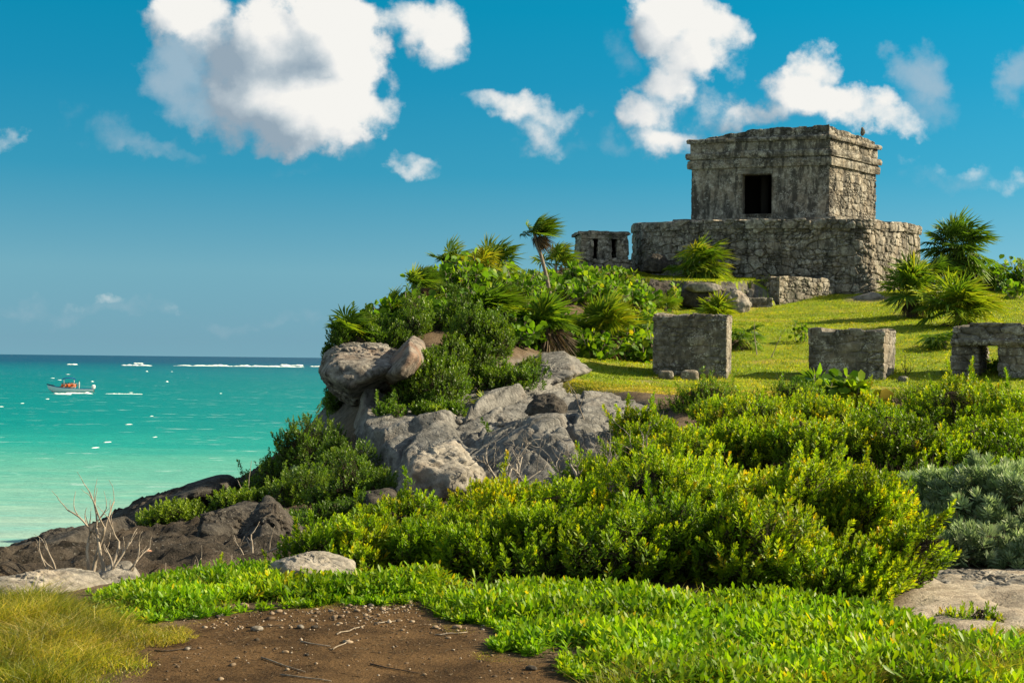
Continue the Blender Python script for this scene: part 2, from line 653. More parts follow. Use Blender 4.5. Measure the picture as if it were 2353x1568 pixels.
def poly_rock(mb, outline, depth, y, sub=5, seed=0, rough=0.05, soft=16.0, back=1.0, tilt=0.25, pits=0.5, top_in=0.3, crack=0.0, facet=.085):
    """a solid rock whose silhouette from the camera's side is the convex outline [(u, v)...] at layout distance y;
    its faces are planes with their own slant in depth, rounded off and roughened"""
    pts = np.array([at(u, v, y) for (u, v) in outline])
    c = pts.mean(0)
    rng = np.random.RandomState(seed + 1000)
    planes = []
    n = len(pts)
    xz = pts[:, [0, 2]] - c[[0, 2]]
    area = sum(xz[k][0] * xz[(k + 1) % n][1] - xz[(k + 1) % n][0] * xz[k][1] for k in range(n))
    for k in range(n):
        p, q = xz[k], xz[(k + 1) % n]
        e = q - p
        nn = np.array([e[1], -e[0]]) * (1 if area > 0 else -1)
        nn = nn / np.linalg.norm(nn)
        d = nn @ p
        ty = rng.uniform(-tilt, tilt * .4)
        nv = unit(np.array([nn[0], ty, nn[1]]))
        planes.append((nv, d * nv[[0, 2]] @ nn))
    h = depth / 2.0
    planes.append((unit(np.array([rng.uniform(-.2, .2), -1, top_in])), h))
    planes.append((unit(np.array([.35, -1, top_in + .35])), h * 1.02))
    planes.append((unit(np.array([-.4, -1, -.1])), h * 1.02))
    planes.append((np.array([0, 1.0, 0]), h * back))
    planes.append((unit(np.array([.6, .8, 0])), h * back))
    planes.append((unit(np.array([-.6, .8, 0])), h * back))
    v, f = ico(sub)
    inv = np.zeros(len(v))
    for nv, d in planes:
        inv += np.maximum(v @ nv / max(d, .02), 0) ** soft
    r = inv ** (-1.0 / soft)
    P = v * r[:, None]
    size = float(np.median(r))
    q = P / size
    n1 = fbm(q * 1.6 + seed, 5, seed, .55)
    n2 = fbm(q * 4.5 + seed, 4, seed + 5, .6, ridge=True)
    f1, f2, rid = worley(q * 3.0 + seed * 1.3, seed + 9)
    n0 = fbm(q * .8 + seed * 2.3, 3, seed + 3, .5, ridge=True)
    disp = n1 * rough * 2.2 + n0 * rough * 1.2 + n2 * rough * .8 - pits * rough * sstep(.42 - f1, 0, .3) + rough * .35 * fbm(q * 14, 3, seed + 7, .6)
    if crack:
        w1, w2, _ = worley(q * 1.3 + n1[:, None] * .25 + seed, seed + 21)
        disp -= crack * (1 - sstep(w2 - w1, 0, .10))
    qw = q + .22 * np.stack([n1, n2, n0], 1)
    fa, _ = facets(qw * np.array([1.7, 1.7, 2.3]) + seed * 3.1, seed + 31)
    fb, _ = facets(qw * np.array([4.1, 4.1, 6.0]) + seed, seed + 37)
    disp += facet * (fa * 1.0 + fb * .42)
    P = P + v * (disp * size)[:, None]
    mb.add(P + c, f, tone=np.clip(.5 + n1 * .6 + (rid - .5) * .25, 0, 1))
    return c


# ----------------------------------------------------------------- masonry
def _blocks(q, seed, jit, power=4.0):
    j0 = np.floor(q[:, 1]).astype(np.int64)
    n = len(q)
    f1 = np.full(n, 9.0)
    f2 = np.full(n, 9.0)
    rid = np.zeros(n)
    zero = np.zeros(n, np.int64)
    for dj in (-2, -1, 0, 1, 2):
        j = j0 + dj
        off = (j % 2) * .5
        i0 = np.floor(q[:, 0] - off).astype(np.int64)
        for di in (-2, -1, 0, 1, 2):
            i = i0 + di
            px = i + off + .5 + (_hf(i, j, zero, seed + 4) - .5) * jit
            py = j + .5 + (_hf(i, j, zero, seed + 5) - .5) * jit * .5
            sz = .74 + .56 * _hf(i, j, zero, seed + 6)
            dx, dy = np.abs(px - q[:, 0]), np.abs(py - q[:, 1])
            d = (dx ** power + dy ** power) ** (1 / power) / sz
            r = _hf(i, j, zero, seed + 7)
            near = d < f1
            f2 = np.where(near, f1, np.minimum(f2, d))
            rid = np.where(near, r, rid)
            f1 = np.where(near, d, f1)
    return f2 - f1, rid


def stones(s, z, cw, ch, seed, jit=.8, warp=.16, split=.42):
    """irregular blocky stones on a wall, some broken into smaller ones: edge distance and a random number per stone"""
    q = np.stack([s / cw, z / ch, np.zeros_like(s)], 1)
    w = np.stack([gnoise(q * .9 + 11, seed), gnoise(q * .9 + 47, seed + 1), np.zeros(len(s))], 1) * warp
    w2 = np.stack([gnoise(q * .23 + 5, seed + 2), gnoise(q * .23 + 9, seed + 3), np.zeros(len(s))], 1) * np.array([1.3, .5, 0])
    q = q + w + w2
    e, rid = _blocks(q, seed, jit)
    if split > 0:
        e2, r2 = _blocks(q * np.array([2.3, 2.1, 1]) + 7.7, seed + 50, .8)
        e = np.where(rid < split, np.minimum(e, e2 * .55), e)
        rid = np.where(rid < split, r2, (rid - split) / (1 - split))
    return e, rid


def resample(poly, ds):
    """closed polyline -> evenly spaced points and the outward normals"""
    p = np.asarray(poly, float)
    q = np.vstack([p, p[:1]])
    seg = np.linalg.norm(np.diff(q, axis=0), axis=1)
    cum = np.concatenate([[0], np.cumsum(seg)])
    n = max(8, int(round(cum[-1] / ds)))
    t = np.arange(n) * cum[-1] / n
    r = np.stack([np.interp(t, cum, q[:, 0]), np.interp(t, cum, q[:, 1])], 1)
    tan = np.roll(r, -1, 0) - np.roll(r, 1, 0)
    nor = unit(np.stack([tan[:, 1], -tan[:, 0]], 1))
    area = np.sum(r[:, 0] * np.roll(r[:, 1], -1) - np.roll(r[:, 0], -1) * r[:, 1])
    if area < 0:
        nor = -nor
    return r, nor, t, cum[-1], area > 0


def masonry(mb, poly, zbot, ztop, cw=.5, ch=.28, depth=.05, ds=.035, seed=0, batter=0.0, rag=.06, bulge=.0, fine=.012, hole=None, proud=.02, inset=.06, cap_noise=.03, depth_fn=None, jit=.8, warp=.16, split=.42):
    """a solid of rubble or block masonry on a closed plan; ztop / zbot numbers or functions of (s, xy)"""
    r, nor, s, S, ccw = resample(poly, ds)
    n = len(r)
    zt = ztop(s, r) if callable(ztop) else np.full(n, float(ztop))
    zb = zbot(s, r) if callable(zbot) else np.full(n, float(zbot))
    cs = np.stack([np.floor(s / (cw * .8)), np.zeros(n), np.zeros(n)], 1).astype(np.int64)
    zt = zt + rag * (_hf(cs[:, 0], cs[:, 1], cs[:, 2], seed + 40) - .6) + .25 * rag * gnoise(np.stack([s * 3, s * 0, s * 0], 1), seed + 3)
    m = max(3, int(round(float(np.max(zt - zb)) / ds)))
    tt = np.linspace(0, 1, m)
    Z = zb[None] + (zt - zb)[None] * tt[:, None]
    SS = np.broadcast_to(s[None], Z.shape)
    e, rid = stones(SS.ravel(), Z.ravel(), cw, ch, seed, jit, warp, split)
    P3 = np.stack([SS.ravel() * 5, Z.ravel() * 5, np.zeros(Z.size)], 1)
    fn = fbm(P3, 4, seed + 60, .6)
    dp = depth if depth_fn is None else (depth_fn(SS, Z) * depth).ravel()
    d = dp * (sstep(e, .0, .13) - 1) + dp * proud / .05 * (rid - .5) * 1.2 + fine * fn
    d = d.reshape(Z.shape)
    d -= inset * sstep(tt, .985, 1.0)[:, None] * .4
    off = d - batter * (Z - zb[None]) + bulge * np.sin(np.pi * tt)[:, None]
    X = r[None, :, 0] + nor[None, :, 0] * off
    Y = r[None, :, 1] + nor[None, :, 1] * off
    v = np.stack([X, Y, Z], -1).reshape(-1, 3)
    i = np.arange(m - 1)[:, None] * n
    j = np.arange(n)[None]
    k = (j + 1) % n
    q = np.stack([i + j, i + k, i + n + k, i + n + j], -1).reshape(-1, 4)
    if not ccw:
        q = q[:, ::-1]
    tone = np.clip(rid * .75 + .12 + .2 * fn, 0, 1)
    if hole is not None:
        s0, s1, z0, z1 = hole
        cen_s = SS.ravel()[q].mean(1)
        cen_z = Z.ravel()[q].mean(1)
        q = q[~((cen_s > s0) & (cen_s < s1) & (cen_z > z0) & (cen_z < z1))]
    mb.add(v, q, tone=tone, gap=(1 - sstep(e, .01, .085)) * np.clip(dp / max(depth, 1e-4), 0, 1))
    # the top, as rings drawn in towards the middle
    last = v[-n:]
    c = last.mean(0)
    rings = [last]
    tn = [tone[-n:]]
    for kk, fr in enumerate((.93, .8, .55, .25)):
        g = last.copy()
        g[:, :2] = c[:2] + (last[:, :2] - c[:2]) * fr
        g[:, 2] = last[:, 2] * fr + c[2] * (1 - fr) + cap_noise * gnoise(np.stack([g[:, 0] * 3, g[:, 1] * 3, g[:, 2] * 0 + seed], 1), seed)
        rings.append(g)
        tn.append(np.clip(.5 + .5 * gnoise(np.stack([g[:, 0] * 4, g[:, 1] * 4, g[:, 2] * 0 + seed], 1), seed + 8), 0, 1))
    vv = np.concatenate(rings + [c[None]])
    qs = []
    for kk in range(len(rings) - 1):
        qq = np.stack([kk * n + j[0], kk * n + k[0], (kk + 1) * n + k[0], (kk + 1) * n + j[0]], -1)
        qs.append(qq if ccw else qq[:, ::-1])
    ctr = len(vv) - 1
    tri = np.stack([(len(rings) - 1) * n + j[0], (len(rings) - 1) * n + k[0], np.full(n, ctr)], -1)
    mb.add(vv, qs + [tri if ccw else tri[:, ::-1]], tone=np.concatenate(tn + [[.5]]), gap=0.0)
    return r, nor, s, S


def smooth_closed(pts, per=8):
    p = np.asarray(pts, float)
    out = []
    n = len(p)
    for k in range(n):
        a, b, c, d = p[k - 1], p[k], p[(k + 1) % n], p[(k + 2) % n]
        for t in np.arange(per) / per:
            out.append(.5 * (2 * b + (c - a) * t + (2 * a - 5 * b + 4 * c - d) * t * t + (3 * b - a - 3 * c + d) * t ** 3))
    return np.array(out)
# ================================================================= the lie of the land
def L(x, y, z):
    return (x, y * K, z)


CTRL = [L(-6, 2, 5.35), L(0, 2, 5.4), L(6, 2, 5.4), L(0, -4, 5.4), L(-6, -4, 5.3), L(8, -4, 5.4), L(-3.5, 6, 5.37), L(0, 6, 5.42), L(4, 6, 5.4), L(0, 8, 5.4), L(3, 8.5, 5.45), L(6, 8, 5.5),
        L(-3.3, 7.3, 5.33), L(-4.5, 10, 4.95), L(-2.5, 10, 5.05), L(-6.5, 12, 4.4), L(-7.2, 9, 4.9), L(-6.8, 15, 4.05), L(-4.5, 14, 4.6), L(-2.5, 12.5, 4.9), L(-6.8, 20, 4.15), L(-5, 20, 4.4),
        L(-3.9, 17, 4.7), L(-6, 24, 4.2), L(-1.7, 12.8, 5.1), L(-.5, 11, 5.35),
        L(-2.0, 16, 5.85), L(-1, 17, 6.25), L(0, 14, 5.85), L(0, 18, 6.5), L(1, 12.5, 5.7), L(2, 17, 6.45), L(3.3, 20, 6.68), L(3.0, 22, 6.95), L(1.2, 20, 6.85), L(1.2, 24, 7.4),
        L(-2.0, 18, 6.75), L(-2.4, 20, 7.4), L(-1, 20, 7.55), L(-1.5, 24, 8.6), L(.5, 27, 8.8), L(-1, 27, 8.8), L(2, 30, 9.2), L(2.6, 34, 9.6), L(4.6, 33.0, 8.8), L(3.9, 31.5, 8.75), L(3.3, 38, 10.6), L(0, 32, 9.5), L(0, 38, 10.2),
        L(6, 20, 6.65), L(9.5, 20, 6.72), L(12, 20, 6.8), L(5, 26, 7.6), L(8, 26, 7.65), L(12, 26, 7.9), L(6, 33, 8.7), L(9, 35, 9.1), L(11, 36, 9.45), L(15, 36, 9.6), L(18, 36, 9.7),
        L(20, 44, 10.2), L(26, 50, 10), L(26, 36, 9.5), L(24, 20, 7), L(20, 10, 6), L(14, 12, 5.9), L(4, 12, 5.75), L(8, 12, 5.85), L(4, 16, 6.2), L(8, 16, 6.3), L(2.5, 14, 6.0), L(1.5, 10, 5.5), L(6, 10, 5.6),
        L(7, 42, 10.3), L(12, 45, 10.3), L(10, 60, 10), L(-2, 50, 10), L(30, 65, 9), L(9, 31, 8.4), L(13, 31, 8.7)]
_c = np.array(CTRL)


def _tps(r2):
    return .5 * r2 * np.log(np.maximum(r2, 1e-12))


def _fit():
    n = len(_c)
    s = np.array([1.0, 1 / K])
    p = _c[:, :2] * s
    A = np.zeros((n + 3, n + 3))
    A[:n, :n] = _tps(((p[:, None] - p[None]) ** 2).sum(-1)) + np.eye(n) * .02
    A[:n, n] = 1
    A[:n, n + 1:] = p
    A[n, :n] = 1
    A[n + 1:, :n] = p.T
    b = np.concatenate([_c[:, 2], np.zeros(3)])
    return np.linalg.solve(A, b), p, s


_w, _p, _s = _fit()
# plan of the raised lawn in front of the platform
TERR = np.array([(4.2, 34.6), (4.9, 34.4), (6.0, 33.7), (6.9, 33.4), (7.7, 33.9), (8.3, 35.0), (8.4, 34.7), (9.0, 34.75), (12.2, 37.3), (13, 44), (4.0, 44), (3.9, 38)]) * np.array([1, K])
SHORE_Y = np.array([-40, 6, 10, 14, 18, 22.5, 24, 26, 28, 30, 34, 38, 42, 60, 90]) * K
SHORE_X = np.array([-16, -13, -9.5, -7.9, -7.6, -7.2, -5.2, -3.4, -2.8, -1.8, 0, 1.9, 3.5, 12, 24])


def sdist(poly, x, y):
    """signed distance to a closed polygon (inside positive)"""
    d2 = np.full(x.shape, 1e18)
    ins = np.zeros(x.shape, bool)
    n = len(poly)
    for k in range(n):
        a, b = poly[k], poly[(k + 1) % n]
        e = b - a
        wx, wy = x - a[0], y - a[1]
        t = np.clip((wx * e[0] + wy * e[1]) / (e @ e + 1e-12), 0, 1)
        d2 = np.minimum(d2, (wx - t * e[0]) ** 2 + (wy - t * e[1]) ** 2)
        c = ((a[1] > y) != (b[1] > y)) & (x < (b[0] - a[0]) * (y - a[1]) / (b[1] - a[1] + 1e-12) + a[0])
        ins ^= c
    return np.where(ins, 1, -1) * np.sqrt(d2)


def plan(pix, zz=5.4):
    """pixel outline on nearly level ground at height zz -> plan polygon"""
    out = []
    for (u, v) in pix:
        d = _F * FPX + _R * (u - 1176.0) + _U * (784.0 - v)
        t = (zz - EYE) / d[2]
        out.append((d[0] * t, d[1] * t))
    return np.array(out)


DIRT = plan([(960, 1382), (760, 1392), (600, 1402), (450, 1418), (400, 1450), (320, 1500), (290, 1600), (250, 1900), (1500, 1900), (1330, 1600), (1290, 1530), (1100, 1500), (1130, 1455), (1020, 1435), (1000, 1395)])
COVER = plan([(200, 1352), (330, 1326), (420, 1318), (640, 1300), (810, 1318), (1000, 1330), (1100, 1352), (1500, 1372), (1800, 1385), (2050, 1415), (2230, 1480), (2352, 1500), (2480, 1520), (2500, 1640), (1400, 1640),
              (1330, 1568), (1280, 1530), (1110, 1500), (1150, 1452), (1010, 1432), (985, 1386), (760, 1394), (600, 1404), (430, 1420), (350, 1432), (230, 1405)])
GRASSL = plan([(-420, 1362), (0, 1368), (120, 1358), (205, 1378), (260, 1408), (340, 1425), (400, 1445), (440, 1480), (340, 1505), (310, 1568), (300, 1660), (-420, 1660)])
GRASSR = plan([(1250, 1600), (1400, 1560), (1700, 1545), (1950, 1535), (2080, 1505), (2250, 1470), (2420, 1460), (2480, 1520), (2480, 1640), (1300, 1640)])
SLAB_R = plan([(2040, 1415), (2090, 1340), (2150, 1318), (2420, 1300), (2600, 1330), (2600, 1450), (2300, 1490), (2180, 1470)], 5.42)
LAWN = np.array([(.55, 19.3), (1.3, 18.0), (2.3, 17.4), (6, 17.6), (13, 17.8), (26, 19), (27, 42), (14, 42), (12.6, 37), (4.0, 44), (3.9, 38), (4.3, 35), (3.6, 30.5), (3.2, 28), (2.6, 23.0), (1.5, 21.3), (.9, 20.6)]) * np.array([1, K])
ROCKZ = np.array([(-2.7, 14.5), (-1.8, 12.6), (-.6, 12.0), (.8, 11.5), (2.0, 13), (2.3, 15.5), (1.8, 17.2), (.9, 18.6), (.6, 20.2), (-.5, 18.5), (-1.6, 17.3), (-2.6, 16.5)]) * np.array([1, K])
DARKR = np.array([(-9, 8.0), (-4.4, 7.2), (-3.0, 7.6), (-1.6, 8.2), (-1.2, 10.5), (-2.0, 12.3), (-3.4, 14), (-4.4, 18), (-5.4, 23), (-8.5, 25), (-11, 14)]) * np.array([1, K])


def height(x, y, detail=True):
    x = np.atleast_1d(np.asarray(x, float))
    y = np.atleast_1d(np.asarray(y, float))
    out = np.zeros(x.shape)
    xs, ys = x * _s[0], y * _s[1]
    for a in range(0, len(x), 20000):
        sl = slice(a, a + 20000)
        r2 = (xs[sl, None] - _p[None, :, 0]) ** 2 + (ys[sl, None] - _p[None, :, 1]) ** 2
        out[sl] = _tps(r2) @ _w[:len(_p)] + _w[-3] + _w[-2] * xs[sl] + _w[-1] * ys[sl]
    # far inland and far to the sides: level off
    far = sstep(np.hypot(x - 6, (y - 30) * .8), 45, 80)
    out = out * (1 - far) + 8.0 * far
    P = np.stack([x, y, np.zeros_like(x)], 1)
    t = sdist(TERR, x, y)
    terr = 9.72 + np.clip((y - 33.6 * K) / (4.6 * K), 0, 1) * .55
    out = np.where(t > -.25, np.maximum(out, out + (terr - out) * sstep(t, -.22, .05)), out)
    rk = sstep(sdist(ROCKZ, x, y) + .4 * fbm(P * .9, 3, 3), -.3, .3)
    dk = sstep(sdist(DARKR, x, y) + .4 * fbm(P * .9, 3, 4), -.4, .4)
    if detail:
        out = out + .02 * fbm(P * 1.7, 4, 7)
        out += dk * (-.20 + .24 * fbm(P * .9, 5, 17, .6, ridge=True) + .17 * fbm(P * 5, 4, 19, .65, ridge=True))
    if detail:
        sl = sstep(sdist(SLAB_R, x, y), -.1, .15)
        g1, g2, gr_ = worley(P * np.array([2.6, 1.6, 1]) + .25 * fbm(P * 2, 3, 41)[:, None], 43)
        out += sl * (.045 * (gr_ - .5) - .05 * (1 - sstep(g2 - g1, 0, .09)) + .03 * fbm(P * 3, 4, 45, .6) + .03)
        fa, _ = facets(P * np.array([1.5, 1.1, 1]) + .3, 47)
        fb, _ = facets(P * np.array([4.5, 3.3, 1]) + .3, 48)
        out += dk * (.07 * fa + .05 * fb)
        out -= rk * .25
    sx = np.interp(y, SHORE_Y, SHORE_X) + .5 * fbm(P * .35, 4, 23) + .2 * fbm(P * 1.6, 3, 24)
    cl = sstep(sx - x, -.05, 1.1)
    out = out * (1 - cl) + (-2.5) * cl
    return out


def hz(x, y):
    return float(height(np.array([x]), np.array([y]))[0])


def gp(u, v, y0=4.0, y1=70.0):
    """where the sight line of (u, v) first meets the ground"""
    ys = np.concatenate([np.arange(y0, 30, .05), np.arange(30, y1, .2)])
    d = _F * FPX + _R * (u - 1176.0) + _U * (784.0 - v)
    P = CAMP[None] + d[None] * (ys * K / d[1])[:, None]
    h = height(P[:, 0], P[:, 1])
    k = np.argmax(P[:, 2] <= h)
    p = P[k].copy()
    p[2] = h[k]
    return p


def onground(u, y, sink=0.0):
    """the ground point at layout distance y in the vertical plane of column u"""
    d = _F * FPX + _R * (u - 1176.0)
    x = d[0] * (y * K / d[1])
    return np.array([x, y * K, hz(x, y * K) - sink])


def grade(lo, hi, fine_lo, fine_hi, step, grow, maxstep):
    a = list(np.arange(fine_lo, fine_hi, step))
    s, v = step, a[-1]
    while v < hi:
        s = min(s * grow, maxstep)
        v += s
        a.append(v)
    s, v = step, a[0]
    pre = []
    while v > lo:
        s = min(s * grow, maxstep)
        v -= s
        pre.append(v)
    return np.array(pre[::-1] + a)


BAREC = onground(1995, 34.6)


def bare(x, y):
    """worn and sandy places in the lawn"""
    P = np.stack([x, y, np.zeros_like(x)], 1)
    e = 1 - np.hypot((x - BAREC[0]) / 1.1, (y - BAREC[1]) / 1.6) + .35 * fbm(P * 1.3, 3, 92)
    return np.maximum(sstep(e, .1, .45), sstep(fbm(P * np.array([.55, .38, 1]), 4, 91, .6), .24, .38))


gx = grade(-30, 90, -6.5, 6.0, .07, 1.03, 3)
gy = grade(-25, 150, 8.0, 30.0, .08, 1.03, 3)
GX, GY = np.meshgrid(gx, gy)
gxf, gyf = GX.ravel(), GY.ravel()
gz = height(gxf, gyf)
nx, ny = len(gx), len(gy)
gi = np.arange(ny - 1)[:, None] * nx + np.arange(nx - 1)[None]
gq = np.stack([gi, gi + 1, gi + nx + 1, gi + nx], -1).reshape(-1, 4)
_P3 = np.stack([gxf, gyf, np.zeros_like(gxf)], 1)
_n1 = fbm(_P3 * 1.3, 4, 71)
mbg = MB()
mbg.add(np.stack([gxf, gyf, gz], 1), gq,
        lawn=sstep(sdist(LAWN, gxf, gyf) + .5 * _n1, -.35, .25),
        bare=bare(gxf, gyf),
        dirt=sstep(sdist(DIRT, gxf, gyf) + .15 * _n1, -.12, .12),
        rock=sstep(sdist(ROCKZ, gxf, gyf) + .4 * _n1, -.3, .3), slab=sstep(sdist(SLAB_R, gxf, gyf) + .2 * _n1, -.15, .15),
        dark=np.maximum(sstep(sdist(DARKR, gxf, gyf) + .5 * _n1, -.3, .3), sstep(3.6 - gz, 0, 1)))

# ----------------------------------------------------------------- stone and soil materials


def geo_pos(nt):
    return nt.new('ShaderNodeNewGeometry').outputs['Position']


def limestone_color(nt, pos, light=(.36, .34, .31), dark=(.10, .095, .09), warm=(.34, .25, .19), warm_amt=.35, scale=1.0, stain=.5):
    n1 = nt.noise(pos, 1.1 * scale, 7, .62)
    n2 = nt.noise(pos, 5.5 * scale, 6, .68, .3)
    n3 = nt.noise(pos, 23 * scale, 4, .7)
    c = nt.mix(nt.ramp01(n2, .32, .68), dark, light)
    c = nt.mix(nt.math('MULTIPLY', nt.ramp01(n1, .50, .70), warm_amt), c, warm)
    c = nt.mix(nt.math('MULTIPLY', nt.ramp01(n1, .46, .30), stain), c, (.05, .048, .045))
    c = nt.mix(nt.ramp01(n3, .62, .78), c, (.50, .49, .45))
    v = nt.ramp01(nt.voro(pos, 9 * scale), .05, .22)
    c = nt.mix(nt.math('MULTIPLY', nt.math('SUBTRACT', 1.0, v), .55), c, (.06, .055, .05))
    h = nt.math('ADD', nt.math('MULTIPLY', n2, .6), nt.math('MULTIPLY', n3, .4))
    h = nt.math('ADD', h, nt.math('MULTIPLY', v, .25))
    return c, h


def mat_limestone(name, bump=.8, dist=.03, **kw):
    mt, nt, out = new_mat(name)
    c, h = limestone_color(nt, geo_pos(nt), **kw)
    principled(nt, out, c, .92, .15, nt.bump(h, bump, dist))
    return mt


M_ROCK = mat_limestone("pale_limestone", bump=1.0, dist=.08, light=(.235, .228, .212), dark=(.085, .083, .078), warm=(.215, .175, .14), warm_amt=.5, stain=.5)
M_BOULDER = mat_limestone("rust_stained_limestone", bump=1.0, dist=.05, light=(.25, .215, .18), dark=(.065, .055, .05), warm=(.24, .135, .09), warm_amt=.75, stain=.75)
M_BOULDG = mat_limestone("dark_stained_limestone", bump=1.0, dist=.05, light=(.27, .25, .22), dark=(.055, .05, .045), warm=(.24, .165, .12), warm_amt=.45, stain=.85)
M_DARKROCK = mat_limestone("dark_limestone", bump=1.0, dist=.09, light=(.085, .076, .065), dark=(.022, .020, .018), warm=(.10, .075, .055), warm_amt=.3, stain=.6)  # the darkest of the limestone tones
M_PALE = mat_limestone("sunbleached_limestone", bump=1.0, dist=.04, light=(.31, .285, .245), dark=(.105, .095, .082), warm=(.30, .24, .18), warm_amt=.5, stain=.45)

mt, nt, out = new_mat("headland_ground")
pos = geo_pos(nt)
soil = nt.mix(nt.ramp01(nt.noise(pos, 3, 6, .6), .35, .65), (.075, .052, .033), (.14, .10, .065))
soil = nt.mix(nt.ramp01(nt.noise(pos, 40, 3, .6), .5, .75), soil, (.22, .17, .11))
d1 = nt.noise(pos, 2.2, 6, .65)
d2 = nt.noise(pos, 60, 4, .75)
dirt = nt.mix(nt.ramp01(d1, .32, .66), (.036, .020, .008), (.120, .070, .030))
dirt = nt.mix(nt.ramp01(d2, .50, .80), dirt, (.20, .13, .065))
dirt = nt.mix(nt.ramp01(nt.voro(pos, 55), .13, .05), dirt, (.24, .19, .13))
g1 = nt.noise(pos, 1.1, 5, .6)
g2 = nt.noise(pos, 14, 4, .7)
lawn = nt.mix(nt.ramp01(g1, .38, .62), (.23, .265, .018), (.15, .22, .016))
lawn = nt.mix(nt.math('MULTIPLY', nt.ramp01(g2, .55, .75), .6), lawn, (.27, .22, .05))
lawn = nt.mix(nt.math('MULTIPLY', nt.ramp01(nt.noise(pos, .42, 5, .65), .54, .66), .7), lawn, (.30, .215, .07))
rk, rh = limestone_color(nt, pos, light=(.235, .228, .212), dark=(.085, .083, .078), warm=(.215, .175, .14), warm_amt=.5, stain=.5)
sb, sh_ = limestone_color(nt, pos, light=(.46, .40, .32), dark=(.24, .20, .155), warm=(.40, .32, .22), warm_amt=.6, stain=.2)
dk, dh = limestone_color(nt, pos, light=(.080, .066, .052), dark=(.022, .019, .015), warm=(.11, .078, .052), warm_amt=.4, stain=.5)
lawn = nt.mix(nt.math('MULTIPLY', nt.attr('bare'), .85), lawn, nt.mix(nt.ramp01(g2, .35, .65), (.20, .145, .075), (.33, .255, .155)))
c = nt.mix(nt.attr('dirt'), soil, dirt)
c = nt.mix(nt.attr('lawn'), c, lawn)
nz = nt.new('ShaderNodeSeparateXYZ')
nt.l.new(nt.new('ShaderNodeNewGeometry').outputs['True Normal'], nz.inputs[0])
c = nt.mix(nt.ramp01(nz.outputs[2], .82, .60), c, nt.mix(.5, dk, rk))
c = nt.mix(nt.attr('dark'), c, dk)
c = nt.mix(nt.attr('slab'), c, sb)
c = nt.mix(nt.attr('rock'), c, rk)
hh = nt.math('ADD', nt.math('MULTIPLY', rh, 1.0), nt.math('MULTIPLY', d2, .5))
hh = nt.math('ADD', hh, nt.math('MULTIPLY', nt.attr('dark'), nt.math('MULTIPLY', dh, 1.6)))
principled(nt, out, c, .95, .1, nt.bump(hh, .85, .045))
M_GROUND = mt
struct(mbg.build("ground", M_GROUND, smooth=True))

# ================================================================= sea
sx = grade(-60000, 60000, -60, 40, 2.0, 1.25, 20000)
sy = grade(-400, 90000, 10, 60, 2.0, 1.2, 20000)
SX, SY = np.meshgrid(sx, sy)
n_x, n_y = len(sx), len(sy)
si = np.arange(n_y - 1)[:, None] * n_x + np.arange(n_x - 1)[None]
mbs = MB()
mbs.add(np.stack([SX.ravel(), SY.ravel(), np.zeros(SX.size)], 1), np.stack([si, si + 1, si + n_x + 1, si + n_x], -1).reshape(-1, 4))
mt, nt, out = new_mat("tropical_sea")
pos = geo_pos(nt)
sp = nt.new('ShaderNodeSeparateXYZ')
nt.l.new(pos, sp.inputs[0])
off = nt.math('ADD', sp.outputs[1], nt.math('MULTIPLY', sp.outputs[0], -.10))      # metres offshore
lg = nt.math('LOGARITHM', nt.math('MAXIMUM', off, 20.0), 10.0)


def stretch(fx, fy):
    n = nt.new('ShaderNodeMapping')
    nt.l.new(pos, n.inputs[0])
    n.inputs['Scale'].default_value = (fx, fy, 1)
    return n.outputs[0]


patch = nt.noise(stretch(.012, .03), 1.0, 5, .6, .6)
patch2 = nt.noise(stretch(.05, .12), 1.0, 5, .6, .4)
lgw = nt.math('ADD', lg, nt.math('MULTIPLY', nt.math('SUBTRACT', patch, .5), .22))
lgw = nt.math('ADD', lgw, nt.math('MULTIPLY', nt.math('SUBTRACT', patch2, .5), .16))
t = nt.ramp01(lgw, 1.6, 3.6, smooth=False)
SEA = nt.cramp(t, [(0.0, (.40, .50, .42)), (.095, (.28, .44, .355)), (.14, (.17, .41, .315)), (.19, (.085, .37, .275)), (.23, (.018, .30, .245)), (.30, (.001, .222, .205)), (.476, (.001, .182, .185)), (.60, (.002, .16, .185)), (.70, (.003, .12, .16)), (.80, (.006, .075, .135)), (1.0, (.010, .07, .13))])
sand = nt.noise(stretch(.09, .55), 1.0, 5, .6, 1.2)
near = nt.ramp01(lg, 2.05, 1.75)
SEA = nt.mix(nt.math('MULTIPLY', nt.math('MULTIPLY', near, nt.ramp01(sand, .45, .75)), .55), SEA, (.50, .66, .50))
SEA = nt.mix(nt.math('MULTIPLY', nt.math('MULTIPLY', near, nt.ramp01(sand, .50, .30)), .45), SEA, (.16, .52, .45))
# whitecaps: little foam streaks on the water
wc = nt.noise(stretch(.10, .20), 1.0, 3, .55)
wc2 = nt.noise(stretch(.45, .9), 1.0, 3, .6)
caps = nt.math('MULTIPLY', nt.ramp01(wc, .54, .62), nt.ramp01(wc2, .56, .63))
SEA = nt.mix(nt.math('MULTIPLY', caps, nt.math('MULTIPLY', nt.ramp01(lg, 1.6, 1.9), .35)), SEA, (.75, .82, .80))
wv = nt.noise(stretch(.35, .9), 1.0, 6, .65)
bs = principled(nt, out, nt.mix(1.0, SEA, (.80, .86, .90), 'MULTIPLY'), .45, .06, nt.bump(wv, .5, .6))
M_SEA = mt
struct(mbs.build("sea", M_SEA))
